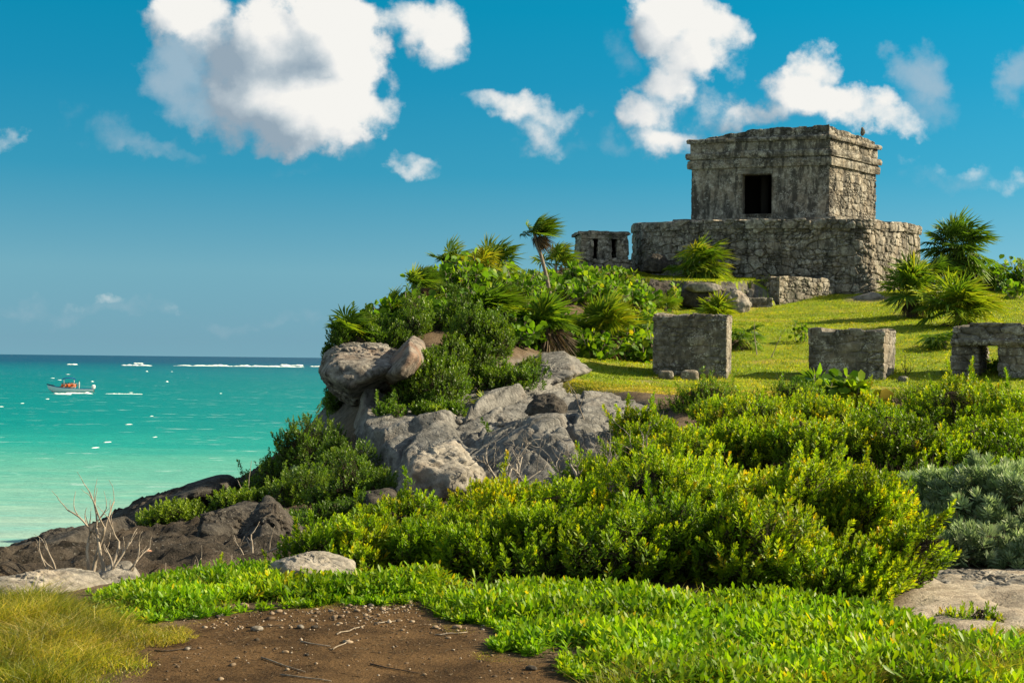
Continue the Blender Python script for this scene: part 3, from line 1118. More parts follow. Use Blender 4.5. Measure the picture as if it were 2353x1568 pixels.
# ================================================================= masonry
def mat_masonry(name, light, dark, stain=.6, bump=.9, streak=.5, moss=.0):
    mt, nt, out = new_mat(name)
    pos = geo_pos(nt)
    tone = nt.attr('tone')
    n1 = nt.noise(pos, 1.3, 6, .62)
    n2 = nt.noise(pos, 7, 6, .7, .4)
    n3 = nt.noise(pos, 34, 4, .7)
    c = nt.mix(tone, dark, light)
    c = nt.mix(nt.ramp01(n2, .40, .66), nt.mix(1.0, c, (.45, .43, .40), 'MULTIPLY'), c)
    c = nt.mix(nt.math('MULTIPLY', nt.ramp01(n1, .44, .60), .35), c, (.30, .235, .165))
    mp = nt.new('ShaderNodeMapping')
    nt.l.new(pos, mp.inputs[0])
    mp.inputs['Scale'].default_value = (2.6, 2.6, .55)
    st = nt.noise(mp.outputs[0], 1.0, 7, .70, .35)
    c = nt.mix(nt.math('MULTIPLY', nt.ramp01(st, .44, .58), stain), c, (.035, .034, .031))
    c = nt.mix(nt.math('MULTIPLY', nt.ramp01(nt.noise(pos, 2.1, 6, .72, .5), .52, .62), stain * .75), c, (.05, .048, .043))
    lich = nt.math('MULTIPLY', nt.ramp01(nt.noise(pos, 3.4, 6, .75), .51, .60), nt.ramp01(n3, .46, .58))
    c = nt.mix(nt.math('MULTIPLY', lich, .8), c, (.52, .50, .44))
    c = nt.mix(nt.math('MULTIPLY', nt.attr('gap'), .42), c, (.028, .025, .02))
    if moss:
        c = nt.mix(nt.math('MULTIPLY', nt.ramp01(nt.noise(pos, 1.9, 5, .7), .60, .70), moss), c, (.06, .085, .02))
    h = nt.math('ADD', nt.math('MULTIPLY', n2, .6), nt.math('MULTIPLY', n3, .5))
    principled(nt, out, c, .93, .12, nt.bump(h, bump, .035))
    return mt


M_TEMPLE = mat_masonry("weathered_plaster_and_rubble", (.46, .43, .36), (.23, .215, .185), .85, streak=.6)
M_PLAT = mat_masonry("rubble_masonry", (.47, .435, .365), (.19, .18, .155), .7, moss=.4)
M_BLOCK = mat_masonry("dark_block_masonry", (.36, .34, .29), (.16, .15, .13), .55)
M_PLASTER = mat_masonry("smooth_grey_plaster", (.30, .29, .25), (.20, .195, .17), .3)
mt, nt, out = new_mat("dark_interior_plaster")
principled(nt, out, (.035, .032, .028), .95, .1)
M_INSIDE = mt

# ---- the temple: plan corners found from the photograph's corner lines
TC = at(1905, 497, 38)[:2]                      # near corner
TL = at(1587, 497, 39.2)[:2]                    # left end of the front
TR = at(2012, 497, 39.9)[:2]                    # right end of the side wall
TB = TL + TR - TC
Z0 = 12.25
tplan = np.array([TC, TR, TB, TL])
tc_ = tplan.mean(0)
WF = float(np.linalg.norm(TL - TC))
WS = float(np.linalg.norm(TR - TC))
PER = 2 * (WF + WS)
temple = empty("temple_ruin", (tc_[0], tc_[1], Z0))
tag(temple, "small square stone temple ruin with one dark doorway on the hilltop platform", "temple")
tl_ = np.array([tc_[0], tc_[1], Z0])


def tz(v, y, u=1905):
    return at(u, v, y)[2]


def grow(poly, d):
    """offset a convex counter-clockwise plan outwards"""
    p = np.asarray(poly, float)
    c = p.mean(0)
    out = []
    n = len(p)
    for k in range(n):
        e0, e1 = unit(p[k] - p[k - 1]), unit(p[(k + 1) % n] - p[k])
        n0, n1 = np.array([e0[1], -e0[0]]), np.array([e1[1], -e1[0]])
        b = unit(n0 + n1)
        out.append(p[k] + b * d / max(b @ n0, .4))
    return np.array(out)


def t_part(name, mat, build, smooth=False):
    mb = MB()
    build(mb)
    mb.v = [v - tl_ for v in mb.v]
    return mb.build(name, mat, temple, smooth)


# s runs from the near corner along the side, the back, the left, then the front
S_FRONT0 = PER - WF


def wob(amp, f, seed):
    return lambda s, r: amp * gnoise(np.stack([s * f, s * 0 + seed, s * 0], 1), seed)


zA, zB = tz(379, 38), tz(359, 38)               # lower band of the cornice
zC, zD = tz(355, 38), tz(341, 38)               # upper band
zE, zF = tz(319, 38), tz(309, 38)               # top moulding
zG = tz(288, 38)
door_u0, door_u1 = 1703, 1770
dd = unit(TL - TC)


def front_s(u):
    """distance along the front from the left end at picture column u"""
    best = min(np.linspace(0, WF, 2000), key=lambda t: abs((lambda p: 1176 + FPX * p[0] / p[1])(TL - dd * t) - u))
    return best


ds0, ds1 = S_FRONT0 + front_s(door_u0), S_FRONT0 + front_s(door_u1)
dz0, dz1 = tz(492, 38.6, 1740), tz(400, 38.6, 1740)


def soft_front(SS, Z):
    return np.where(SS > S_FRONT0, .10 + .6 * sstep(gnoise(np.stack([SS.ravel() * .8, Z.ravel() * 1.2, SS.ravel() * 0], 1), 5).reshape(SS.shape), .1, .5), 1.0)


def b_wall(mb):
    r, nor, s, S = masonry(mb, tplan, Z0, zA + .05, .44, .26, .06, .022, 11, depth_fn=soft_front, hole=(ds0, ds1, dz0, dz1), rag=0, inset=0, fine=.025)


t_part("wall", M_TEMPLE, b_wall)


def b_jamb(mb):
    f = unit(np.array([-dd[1], dd[0]]))
    if f @ (tc_ - TC) < 0:
        f = -f
    a = TL - dd * (ds0 - S_FRONT0 - .02)
    b = TL - dd * (ds1 - S_FRONT0 + .02)
    g = np.linspace(-.06, .62, 12)
    z = np.linspace(dz0 - .03, dz1 + .03, 40)
    rng = np.random.RandomState(4)
    for base, flip in ((a, 0), (b, 1)):
        P = base[None, None] + f[None, None] * g[:, None, None] + np.zeros((12, 40, 2))
        P3 = np.concatenate([P, np.broadcast_to(z[None, :, None], (12, 40, 1))], -1).reshape(-1, 3)
        P3[:, :2] += (dd * (1 if flip else -1))[None] * (.02 * fbm(P3 * 5, 3, 6))[:, None]
        i = np.arange(11)[:, None] * 40 + np.arange(39)[None]
        q = np.stack([i, i + 1, i + 41, i + 40], -1).reshape(-1, 4)
        mb.add(P3, q, tone=.6, gap=0)
    for zz in (dz0 - .03, dz1 + .03):
        v = [(*(a + f * -.06), zz), (*(b + f * -.06), zz), (*(b + f * .62), zz), (*(a + f * .62), zz)]
        mb.add(v, np.array([[0, 1, 2, 3]]), tone=.5, gap=0)


t_part("door_jamb", M_PLASTER, b_jamb)


def b_room(mb):
    inn = grow(tplan, -.58)
    z0, z1 = dz0 - .06, zA - .1
    f = unit(tc_ - (TL + TC) / 2)
    n = len(inn)
    v = [(*p, z0) for p in inn] + [(*p, z1) for p in inn]
    q = [[0, 1, 5, 4], [1, 2, 6, 5], [2, 3, 7, 6]]
    mb.add(v, [np.array(q), np.array([[0, 1, 2, 3]]), np.array([[4, 5, 6, 7]])], tone=.3, gap=0)
    # the pier that shows faintly inside the doorway
    p = TL - dd * (.5 * (ds0 + ds1) - S_FRONT0 + .05) + np.array([-dd[1], dd[0]]) * (1.5 if np.array([-dd[1], dd[0]]) @ (tc_ - TC) > 0 else -1.5)
    v = [(p[0] + a, p[1] + b, z) for z in (z0, z1) for a, b in ((-.15, -.1), (.15, -.1), (.15, .1), (-.15, .1))]
    mb.add(v, np.array([[0, 1, 5, 4], [1, 2, 6, 5], [2, 3, 7, 6], [3, 0, 4, 7]]), tone=.3, gap=0)


t_part("inner_room", M_INSIDE, b_room)


def b_lintel(mb):
    f = np.array([-dd[1], dd[0]])
    if f @ (tc_ - TC) < 0:
        f = -f
    a = TL - dd * (ds0 - S_FRONT0 - .30)
    b = TL - dd * (ds1 - S_FRONT0 + .04)
    pl = np.array([a - f * .035, b - f * .035, b + f * .3, a + f * .3])
    if np.cross(pl[1] - pl[0], pl[2] - pl[1]) < 0:
        pl = pl[::-1]
    masonry(mb, pl, dz1 + .004, zA - .06, 1.6, .6, .01, .03, 13, rag=0, inset=.01, cap_noise=0)


t_part("lintel", M_PLASTER, b_lintel)
bands = [("lower_cornice", zA, zB, .09, .045, 15), ("upper_cornice", zC - .03, zD, .13, .05, 16), ("top_moulding", zE, zF, .12, .05, 18)]
for nm, a, b, d, rg, sd in bands:
    w = wob(.055, .55, 3)
    t_part(nm, M_TEMPLE, lambda mb, a=a, b=b, d=d, rg=rg, sd=sd, w=w: masonry(mb, grow(tplan, d), lambda s, r: a + w(s, r), lambda s, r: b + w(s, r), .7, .3, .03, .03, sd, rag=rg, bulge=.03, cap_noise=.005, inset=.1))
w = wob(.055, .55, 3)
t_part("cornice_bed", M_TEMPLE, lambda mb: masonry(mb, grow(tplan, .05), lambda s, r: zB - .06 + w(s, r), lambda s, r: zC + .02 + w(s, r), .6, .3, .03, .03, 25, rag=0, cap_noise=.0))
t_part("frieze", M_TEMPLE, lambda mb: masonry(mb, grow(tplan, .03), lambda s, r: zD - .08 + w(s, r), lambda s, r: zE + .04 + w(s, r), .55, .3, .05, .03, 17, rag=0, cap_noise=.0, depth_fn=soft_front, fine=.02))


def par_top(s, r):
    # height of the broken parapet: highest at the near corner, low at the left end and worn towards the right
    t = (s - S_FRONT0) / WF                       # 0 left end .. 1 near corner on the front
    f = np.interp(t, [0, .05, .08, .16, .42, .60, .93, 1.0], [-.50, -.42, -.30, -.24, .0, .02, .03, .07])
    u = s / WS
    g = np.interp(u, [0, .15, .3, .7, .9, 1.0], [.07, .0, -.03, -.10, -.14, -.18])
    o = np.where(s > S_FRONT0, f, np.where(s < WS, g, np.interp(s, [WS, S_FRONT0], [-.18, -.4])))
    return zG + o


t_part("parapet", M_TEMPLE, lambda mb: masonry(mb, grow(tplan, -.02), lambda s, r: zF - .07 + w(s, r), par_top, .36, .24, .06, .03, 19, batter=.12, rag=.07, cap_noise=.05))
# the upright stone left standing on the roof edge
mbk = MB()
poly_rock(mbk, [(1977, 303), (1979, 293), (1982, 291), (1985, 297), (1987, 305), (1983, 312), (1978, 312)], .14, 39.2, 3, 5, .05)
kc = np.concatenate(mbk.v).mean(0)
tag(mbk.build("roof_stone", M_PLAT, None, True, loc=kc), "small pointed stone standing upright on the temple roof edge", "stone")

# ---- the platform under it
PPIX = [(1452, 40.6), (1478, 38.9), (1530, 38.0), (1640, 37.2), (1760, 36.6), (1880, 36.2), (1985, 36.0), (2030, 36.8), (2075, 38.3), (2112, 40.6)]
pp = [at(u, 560, y)[:2] for u, y in PPIX]
pp += [at(2090, 560, 44.5)[:2], at(1900, 560, 46)[:2], at(1600, 560, 45)[:2], at(1470, 560, 43)[:2]]
pplan = smooth_closed(np.array(pp), 8)


def p_top(s, r):
    u = 1176 + FPX * r[:, 0] / r[:, 1]
    v = np.interp(u, [1440, 1456, 1500, 1560, 1700, 1900, 2010, 2030, 2080, 2110, 2125], [522, 512, 511, 507, 504, 502, 503, 509, 511, 518, 530])
    hor = 826 + (u - 1176) * ROLL
    return EYE + (hor - v) / FPX * r[:, 1]


platform = empty("temple_platform", (*pplan.mean(0), 9.5))
tag(platform, "broad rounded platform of rubble masonry carrying the temple", "platform")
mbp = MB()
masonry(mbp, pplan, lambda s, r: height(r[:, 0], r[:, 1], False) - .5, lambda s, r: p_top(s, r) - .30, .48, .31, .065, .024, 23, batter=.03, rag=0, fine=.03, proud=.06, cap_noise=0)
mbp.v = [v - np.array([*pplan.mean(0), 9.5]) for v in mbp.v]
mbp.build("wall", M_PLAT, platform)
mbp = MB()
masonry(mbp, grow(pplan, .03) if False else pplan, lambda s, r: p_top(s, r) - .34, p_top, .62, .38, .06, .024, 24, batter=-.02, rag=.07, fine=.03, proud=.04, cap_noise=.02, bulge=.02)
mbp.v = [v - np.array([*pplan.mean(0), 9.5]) for v in mbp.v]
mbp.build("coping", M_PLAT, platform)
# worn step between the platform edge and the temple
mbp = MB()
masonry(mbp, grow(tplan, .45), 12.1, 12.56, .7, .25, .05, .04, 28, rag=.05)
mbp.v = [v - np.array([*pplan.mean(0), 9.5]) for v in mbp.v]
mbp.build("step", M_PLAT, platform)


def corner_plan(u0, u1, y, depth, yaw):
    """front face from column u0 to its near right corner at (u1, y)"""
    c = at(u1, 800, y)[:2]
    k = at(u0, 800, y)
    k = k[0] / k[1]
    e = np.array([math.cos(yaw), math.sin(yaw)])
    ln = (c[0] - k * c[1]) / (e[0] - k * e[1])
    f = np.array([-e[1], e[0]])
    return np.array([c - e * ln, c, c + f * depth, c - e * ln + f * depth])


def box_plan(u0, u1, y, depth, yaw=0.0):
    a, b = at(u0, 800, y)[:2], at(u1, 800, y)[:2]
    c = (a + b) / 2
    h = np.linalg.norm(b - a) / 2
    e = np.array([math.cos(yaw), math.sin(yaw)])
    f = np.array([-e[1], e[0]])
    return np.array([c - e * h, c + e * h, c + e * h + f * depth, c - e * h + f * depth])


def stone_thing(name, label, cat, parts, mat, group=None):
    """parts: list of (part name, plan, zbot, ztop, kwargs)"""
    c = np.mean([np.mean(p[1], 0) for p in parts], 0)
    base = np.array([c[0], c[1], hz(*c)])
    root = empty(name, base)
    tag(root, label, cat, group)
    for pn, pl, zb, zt, kw in parts:
        mb = MB()
        masonry(mb, pl, zb, zt, **kw)
        mb.v = [v - base for v in mb.v]
        mb.build(pn, mat, root)
    return root


def patchy(SS, Z):
    """plaster still covers parts of the blocks"""
    return .25 + .75 * sstep(gnoise(np.stack([SS.ravel() * 1.7, Z.ravel() * 2.3, SS.ravel() * 0], 1), 9).reshape(SS.shape), -.25, .15)


ALT = "square altar ruins on the lawn"
b1 = corner_plan(1500, 1669, 20.0, 1.3, math.radians(-13))
zt1 = at(1590, 722, 20)[2]
stone_thing("stone_altar", "tall square stone altar ruin, nearest the grey rock outcrop", "altar ruin",
            [("body", b1, lambda s, r: height(r[:, 0], r[:, 1], False) - .3, zt1 - .10, dict(jit=.4, warp=.07, split=.3, depth_fn=patchy, cw=.46, ch=.22, depth=.03, ds=.016, seed=31, rag=0, fine=.035, cap_noise=0)),
             ("coping", grow(b1, .012), zt1 - .13, zt1, dict(cw=.5, ch=.3, depth=.03, ds=.018, seed=32, rag=.10, fine=.03, cap_noise=.08))], M_BLOCK, ALT)
b2 = corner_plan(1858, 2030, 20.0, 1.4, math.radians(-24))
zt2 = at(1950, 754, 20)[2]
stone_thing("stone_altar", "low square stone altar ruin behind the big leaved bush", "altar ruin",
            [("body", b2, lambda s, r: height(r[:, 0], r[:, 1], False) - .3, zt2 - .12, dict(jit=.4, warp=.07, split=.3, depth_fn=patchy, cw=.44, ch=.20, depth=.04, ds=.016, seed=33, rag=0, fine=.03, cap_noise=0, batter=-.01)),
             ("coping", grow(b2, .02), zt2 - .15, zt2, dict(cw=.34, ch=.3, depth=.04, ds=.018, seed=34, rag=.10, fine=.02, cap_noise=.05))], M_BLOCK, ALT)
yw = math.radians(-29)
zt3, zl3 = at(2270, 744, 20)[2], at(2270, 790, 20)[2]
c0 = corner_plan(2186, 2246, 20.3, 1.15, yw)
c1 = corner_plan(2292, 2430, 19.75, 1.15, yw)
c2 = corner_plan(2188, 2432, 19.7, 1.2, yw)
gb = lambda s, r: height(r[:, 0], r[:, 1], False) - .3
stone_thing("stone_shrine", "small stone shrine with an open doorway at the right edge", "shrine ruin",
            [("pillar", c0, gb, zl3 + .01, dict(jit=.4, warp=.08, split=.25, cw=.46, ch=.16, depth=.045, ds=.016, seed=35, rag=0, fine=.03, cap_noise=0, bulge=.03)),
             ("pillar", c1, gb, zl3 + .01, dict(jit=.4, warp=.08, split=.25, cw=.46, ch=.16, depth=.045, ds=.016, seed=36, rag=0, fine=.03, cap_noise=0)),
             ("lintel", grow(c2, .02), zl3 - .02, zl3 + .13, dict(cw=.8, ch=.3, depth=.03, ds=.018, seed=37, rag=.03, fine=.02, bulge=.03, cap_noise=0)),
             ("roof", grow(c2, .0), zl3 + .11, zt3, dict(cw=.42, ch=.13, depth=.05, ds=.018, seed=38, rag=.10, fine=.025, cap_noise=.05))], M_BLOCK, ALT)

# ---- the little shrine left of the platform
y4 = 38.5
z_t = at(1386, 531, y4)[2]
z_u = at(1386, 547, y4)[2]
z_m = at(1386, 597, y4)[2]
cols = [(1331, 1360), (1372, 1402), (1416, 1441)]
parts = [("roof", grow(box_plan(1327, 1443, y4, 1.7, math.radians(6)), .05), z_t - .12, z_t, dict(cw=.5, ch=.3, depth=.04, ds=.03, seed=41, rag=.05, cap_noise=.03)),
         ("lintel", box_plan(1331, 1440, y4, 1.6, math.radians(6)), z_u - .02, z_t - .10, dict(cw=.5, ch=.2, depth=.04, ds=.03, seed=42, rag=0, cap_noise=0)),
         ("wall", [], 0, 0, {}), ("base", grow(box_plan(1322, 1448, y4 - .25, 2.0, math.radians(6)), .05), lambda s, r: height(r[:, 0], r[:, 1], False) - .6, z_m, dict(cw=.5, ch=.25, depth=.08, ds=.03, seed=43, rag=.12, cap_noise=.05))]
pl4 = box_plan(1331, 1440, y4, 1.6, math.radians(6))
e4 = unit(pl4[1] - pl4[0])
f4 = np.array([-e4[1], e4[0]])
parts.pop(2)
for k, (u0, u1) in enumerate(cols):
    p = box_plan(u0, u1, y4 + .02 * k, 1.5 if k != 1 else .5, math.radians(6))
    parts.append(("pillar", p, z_m - .15, z_u, dict(cw=.4, ch=.22, depth=.05, ds=.03, seed=44 + k, rag=0, cap_noise=0, bulge=.03)))
p = np.array([pl4[0] + f4 * 1.3 + e4 * .3, pl4[1] + f4 * 1.3 - e4 * .3, pl4[2] - f4 * .05 - e4 * .3, pl4[3] - f4 * .05 + e4 * .3])
parts.append(("back_wall", p, z_m - .15, z_u, dict(cw=.4, ch=.22, depth=.05, ds=.04, seed=48, rag=0, cap_noise=0)))
stone_thing("stone_shrine", "little roofed stone shrine left of the temple platform", "shrine ruin", parts, M_PLAT)

# ---- the low retaining wall of the raised lawn
lw = [at(u, 660, y)[:2] for u, y in ((1736, 35.0), (1790, 34.45), (1880, 35.5), (1965, 36.9))]
lw_back = [p + np.array([.25, .9]) for p in lw[::-1]]


def lw_top(s, r):
    u = 1176 + FPX * r[:, 0] / r[:, 1]
    v = np.interp(u, [1730, 1790, 1830, 1900, 1940, 1970], [637, 634, 634, 640, 648, 664])
    return EYE + (826 + (u - 1176) * ROLL - v) / FPX * np.minimum(r[:, 1], np.interp(u, [1736, 1790, 1965], [35.0, 34.45, 36.9]) * K)


stone_thing("retaining_wall", "low rubble retaining wall along the raised lawn below the platform", "wall",
            [("wall", np.array(lw + lw_back), lambda s, r: np.minimum(height(r[:, 0], r[:, 1] - .5, False), 9.3) - .4, lw_top, dict(cw=.40, ch=.21, depth=.07, ds=.025, seed=51, rag=.07, fine=.02))], M_PLAT)
lw2 = [at(u, 660, y)[:2] for u, y in ((1428, 35.0), (1480, 34.75), (1560, 34.1), (1640, 33.45), (1700, 33.75))]
lw2b = [p + np.array([.15, .8]) for p in lw2[::-1]]


def lw2_top(s, r):
    u = 1176 + FPX * r[:, 0] / r[:, 1]
    yf = np.interp(u, [1428, 1480, 1560, 1640, 1700], [35.0, 34.75, 34.1, 33.45, 33.75]) * K
    v = np.interp(u, [1428, 1470, 1560, 1640, 1700], [648, 641, 645, 655, 668])
    return EYE + (826 + (u - 1176) * ROLL - v) / FPX * np.minimum(r[:, 1], yf)


stone_thing("retaining_wall", "dark broken rubble wall under the left end of the raised lawn", "wall",
            [("wall", np.array(lw2 + lw2b), lambda s, r: np.minimum(height(r[:, 0], r[:, 1] - .5, False), 9.3) - .5, lw2_top, dict(cw=.5, ch=.24, depth=.12, ds=.025, seed=54, rag=.12, fine=.05))], M_BLOCK)
stone_thing("stone_step", "flat stone step between the boulder and the retaining wall", "step",
            [("slab", box_plan(1694, 1730, 34.4, .8, .1), lambda s, r: height(r[:, 0], r[:, 1] - .3, False) - .3, at(1712, 664, 34.4)[2], dict(cw=.8, ch=.3, depth=.04, ds=.03, seed=52, rag=.02)),
             ("lower_slab", box_plan(1705, 1775, 34.0, .5, .1), lambda s, r: height(r[:, 0], r[:, 1] - .3, False) - .3, at(1730, 683, 34.0)[2], dict(cw=.8, ch=.3, depth=.04, ds=.03, seed=53, rag=.02))], M_PLAT)

# ================================================================= rocks


def rock(label, outline, depth, y, mat=M_ROCK, name="boulder", cat="boulder", group=None, **kw):
    mb = MB()
    poly_rock(mb, outline, depth, y, **kw)
    v = np.concatenate(mb.v)
    loc = np.array([*v.mean(0)[:2], v[:, 2].min()])
    o = mb.build(name, mat, None, True, loc=loc)
    tag(o, label, cat, group)
    return o


rock("large rounded boulder overhanging the sea at the tip of the headland", [(741, 858), (752, 822), (790, 798), (885, 800), (970, 840), (972, 864), (890, 902), (815, 928), (768, 898)], 3.4, 18.0, M_BOULDG, sub=7, seed=1, rough=.05, pits=1.4, facet=.09, soft=22)
rock("pointed reddish boulder leaning on the overhanging boulder's right side", [(882, 846), (908, 814), (940, 782), (966, 798), (978, 842), (960, 866), (905, 884), (884, 872)], 2.2, 17.3, M_BOULDER, sub=6, seed=2, rough=.035, pits=.8, facet=.06, soft=18)
OUT = "slabs of the grey limestone outcrop"
# the limestone face: a sheet of its own, bedded in the slope, with its steps, joints and pits as relief
OP = [(790, 960, 16.3), (830, 925, 16.8), (1000, 905, 17.5), (1190, 880, 18.2), (1330, 892, 17.5), (1480, 930, 16.5), (1000, 955, 15.9), (1100, 958, 15.6), (1180, 975, 15.1), (900, 955, 15.8), (1110, 1010, 14.2),
      (1190, 968, 14.3), (1260, 946, 14.3), (1320, 960, 14.3), (1345, 1010, 13.5), (1400, 938, 15.4), (1450, 980, 14.6), (1085, 1080, 13.3), (1180, 1085, 12.9), (1290, 1115, 12.4), (1360, 1070, 12.8), (940, 1000, 15.0), (965, 1060, 14.2),
      (1000, 1120, 13.0), (1100, 1135, 12.2), (860, 985, 15.5), (1240, 1010, 13.4), (1200, 862, 19.2), (1000, 886, 18.8), (840, 905, 18.2), (1330, 880, 18.5), (1500, 1000, 14.2), (1500, 925, 17)]
op = np.array([at(*t) for t in OP])
_s2 = np.array([1.0, 1 / K])
q_ = op[:, :2] * _s2
n_ = len(q_)
A_ = np.zeros((n_ + 3, n_ + 3))
A_[:n_, :n_] = _tps(((q_[:, None] - q_[None]) ** 2).sum(-1)) + np.eye(n_) * .01
A_[:n_, n_] = 1
A_[:n_, n_ + 1:] = q_
A_[n_, :n_] = 1
A_[n_ + 1:, :n_] = q_.T
w_ = np.linalg.solve(A_, np.concatenate([op[:, 2], np.zeros(3)]))
OUTL = np.array([(-2.75, 18.4), (-2.72, 17.2), (-2.5, 16.1), (-2.15, 15.2), (-1.72, 14.4), (-1.35, 13.5), (-.9, 12.5), (-.2, 11.9), (.8, 11.7), (1.5, 12.2), (2.1, 13.6), (2.4, 15.4), (2.2, 16.8), (1.5, 17.9), (.9, 18.9), (.2, 19.0), (-1.2, 18.9), (-2.2, 18.9)]) * np.array([1, K])
xs_ = np.arange(-3.6, 3.0, .024)
ys_ = np.arange(15.8, 28.6, .034)
X_, Y_ = np.meshgrid(xs_, ys_)
xf, yf = X_.ravel(), Y_.ravel()
z_ = np.zeros(len(xf))
for k in range(0, len(xf), 20000):
    sl_ = slice(k, k + 20000)
    r2 = (xf[sl_, None] - q_[None, :, 0]) ** 2 + (yf[sl_, None] / K - q_[None, :, 1]) ** 2
    z_[sl_] = _tps(r2) @ w_[:n_] + w_[-3] + w_[-2] * xf[sl_] + w_[-1] * yf[sl_] / K
ca_, sa_ = math.cos(.62), math.sin(.62)
Pr = np.stack([xf * ca_ + yf * sa_ * .8, -xf * sa_ + yf * ca_ * .8, xf * 0], 1)      # joints run across the slope
wv_ = np.stack([gnoise(Pr * .7, 61), gnoise(Pr * .7 + 9, 62), xf * 0], 1) * .35
fa, ea = facets((Pr + wv_) * np.array([.42, .8, 1]), 63)
fb, eb = facets((Pr + wv_ * .6) * np.array([1.5, 2.4, 1]) + 5, 64)
P3_ = np.stack([xf, yf * .8, z_], 1)
n1_ = fbm(P3_ * 1.1, 5, 65, .55)
n2_ = fbm(P3_ * 4.2, 5, 66, .62, ridge=True)
f1_, f2_, ri_ = worley(P3_ * 5.5 + .4 * n1_[:, None], 67)
pit = sstep(.36 - f1_, 0, .22) * sstep(fbm(P3_ * .9, 3, 68), .02, .25)
det = .19 * fa + .045 * fb - .16 * (1 - sstep(ea, 0, .07)) - .05 * (1 - sstep(eb, 0, .07)) + .10 * n1_ + .03 * n2_ - .10 * pit + .012 * fbm(P3_ * 16, 3, 69, .6)
d_ = sdist(OUTL, xf, yf) + .16 * n1_ + .05 * n2_
zz_ = z_ + det
base_ = height(xf, yf) - .5
left = sstep(.4 - xf - .25 * (yf - 20), 0, 2.5)
drop = sstep(d_, -.10, .22)
zz_ = base_ * (1 - drop) + np.maximum(zz_, base_) * drop
# the steep faces lean out a little so hollows open under them
xo = xf - .22 * sstep(d_, -.1, .1) * (1 - sstep(d_, .1, .5)) * fbm(np.stack([yf * 1.6, zz_ * 2.2, xf * 0], 1), 4, 70)
mb = MB()
nxx = len(xs_)
gi_ = np.arange(len(ys_) - 1)[:, None] * nxx + np.arange(nxx - 1)[None]
gq_ = np.stack([gi_, gi_ + 1, gi_ + nxx + 1, gi_ + nxx], -1).reshape(-1, 4)
gq_ = gq_[(d_[gq_] > -.12).any(1)]
mb.add(np.stack([xo, yf, zz_], 1), gq_, tone=np.clip(.5 + n1_ * .5, 0, 1))
tag(mb.build("limestone_outcrop", M_ROCK, None, True, loc=(-.2, 15.5 * K, 5.6)), "broad grey fractured limestone face sloping down from the lawn to the front shrubs", "rock outcrop", OUT)
rng = np.random.RandomState(8)
for (u, v, w__) in [(1052, 905, 24), (1040, 915, 16), (1088, 915, 20), (1150, 932, 22), (1198, 968, 26), (1212, 978, 20), (1225, 962, 18), (1172, 992, 20), (1240, 952, 16), (1160, 1002, 16), (1275, 940, 14)]:
    p_ = at(u, v, 15.6)
    k_ = np.argmin((xf - p_[0]) ** 2 + ((yf - (15.0 + rng.uniform(-.4, .8)) * K)) ** 2 * .2)
    iv, if_ = ico(3)
    r = w__ / FPX * yf[k_] / 2
    mbx = MB()
    mbx.add(iv * np.array([1, .8, .6]) * r * (1 + .3 * fbm(iv * 1.3 + u, 3, u % 97))[:, None], if_, tone=.6)
    o = mbx.build("stone", M_PALE, None, True)
    o.location = (xf[k_], yf[k_], zz_[k_] + r * .3)
    tag(o, "loose tan stone lying in a joint of the grey limestone face", "stone", "loose stones on the limestone")
rock("pale brown pitted boulder standing in front of the outcrop", [(920, 1125), (955, 1055), (985, 1035), (1050, 1045), (1090, 1085), (1090, 1140), (1000, 1165), (925, 1160)], 1.7, 12.6, M_PALE, sub=6, seed=8, rough=.07, pits=1.4, facet=.13, soft=20)
rock("dark jagged boulder at the edge of the dry grass, above the outcrop", [(1212, 945), (1228, 922), (1268, 914), (1292, 928), (1296, 955), (1240, 962)], .7, 15.4, M_DARKROCK, sub=5, seed=9, rough=.12, facet=.16, soft=24)
rock("broken flat ledge of limestone below the palm thicket", [(1165, 895), (1192, 874), (1240, 852), (1305, 843), (1330, 858), (1280, 888), (1210, 908)], 3.2, 19.0, M_ROCK, "limestone_outcrop", "rock outcrop", OUT, sub=6, seed=10, rough=.06, crack=.08, top_in=2.4, facet=.17, soft=26)
rock("small grey block at the left end of the lawn", [(1285, 838), (1290, 824), (1302, 822), (1313, 832), (1310, 842)], .3, 20.2, M_ROCK, sub=3, seed=11, rough=.06)
rock("low grey boulder half hidden behind the front shrubs", [(828, 1160), (835, 1135), (870, 1128), (905, 1140), (905, 1175), (850, 1180)], .9, 11.8, M_DARKROCK, sub=4, seed=12, rough=.09)
rock("jagged dark rock crag beside the front shrubs", [(550, 1245), (568, 1205), (602, 1182), (630, 1180), (652, 1202), (682, 1226), (684, 1262), (600, 1275)], 1.6, 10.2, M_DARKROCK, sub=6, seed=13, rough=.12, pits=1.4, facet=.17, soft=24)
rock("squat dark slab left of the jagged crag", [(460, 1222), (468, 1190), (502, 1178), (552, 1186), (565, 1220), (520, 1242), (468, 1242)], 1.5, 11.3, M_DARKROCK, sub=6, seed=14, rough=.08, pits=1.2, facet=.15, soft=24)
rock("long dark ridge of rock above the surf", [(225, 1260), (235, 1205), (300, 1168), (400, 1130), (490, 1105), (520, 1120), (500, 1170), (380, 1220), (290, 1265)], 4.0, 16.5, M_DARKROCK, "rock_ridge", "rock", sub=6, seed=15, rough=.10, pits=.9, soft=12)
rock("dark shoreline rock at the left edge", [(-60, 1330), (-40, 1280), (60, 1245), (140, 1225), (215, 1205), (250, 1240), (240, 1290), (120, 1335)], 3.0, 13.0, M_DARKROCK, "rock_ridge", "rock", sub=6, seed=16, rough=.09, pits=1.0)
rock("grey rock with a flat top lying in the green ground cover", [(615, 1318), (640, 1290), (700, 1278), (760, 1290), (805, 1302), (812, 1335), (760, 1345), (640, 1345)], .75, 7.15, M_PALE, sub=6, seed=17, rough=.085, pits=.8, top_in=.5)
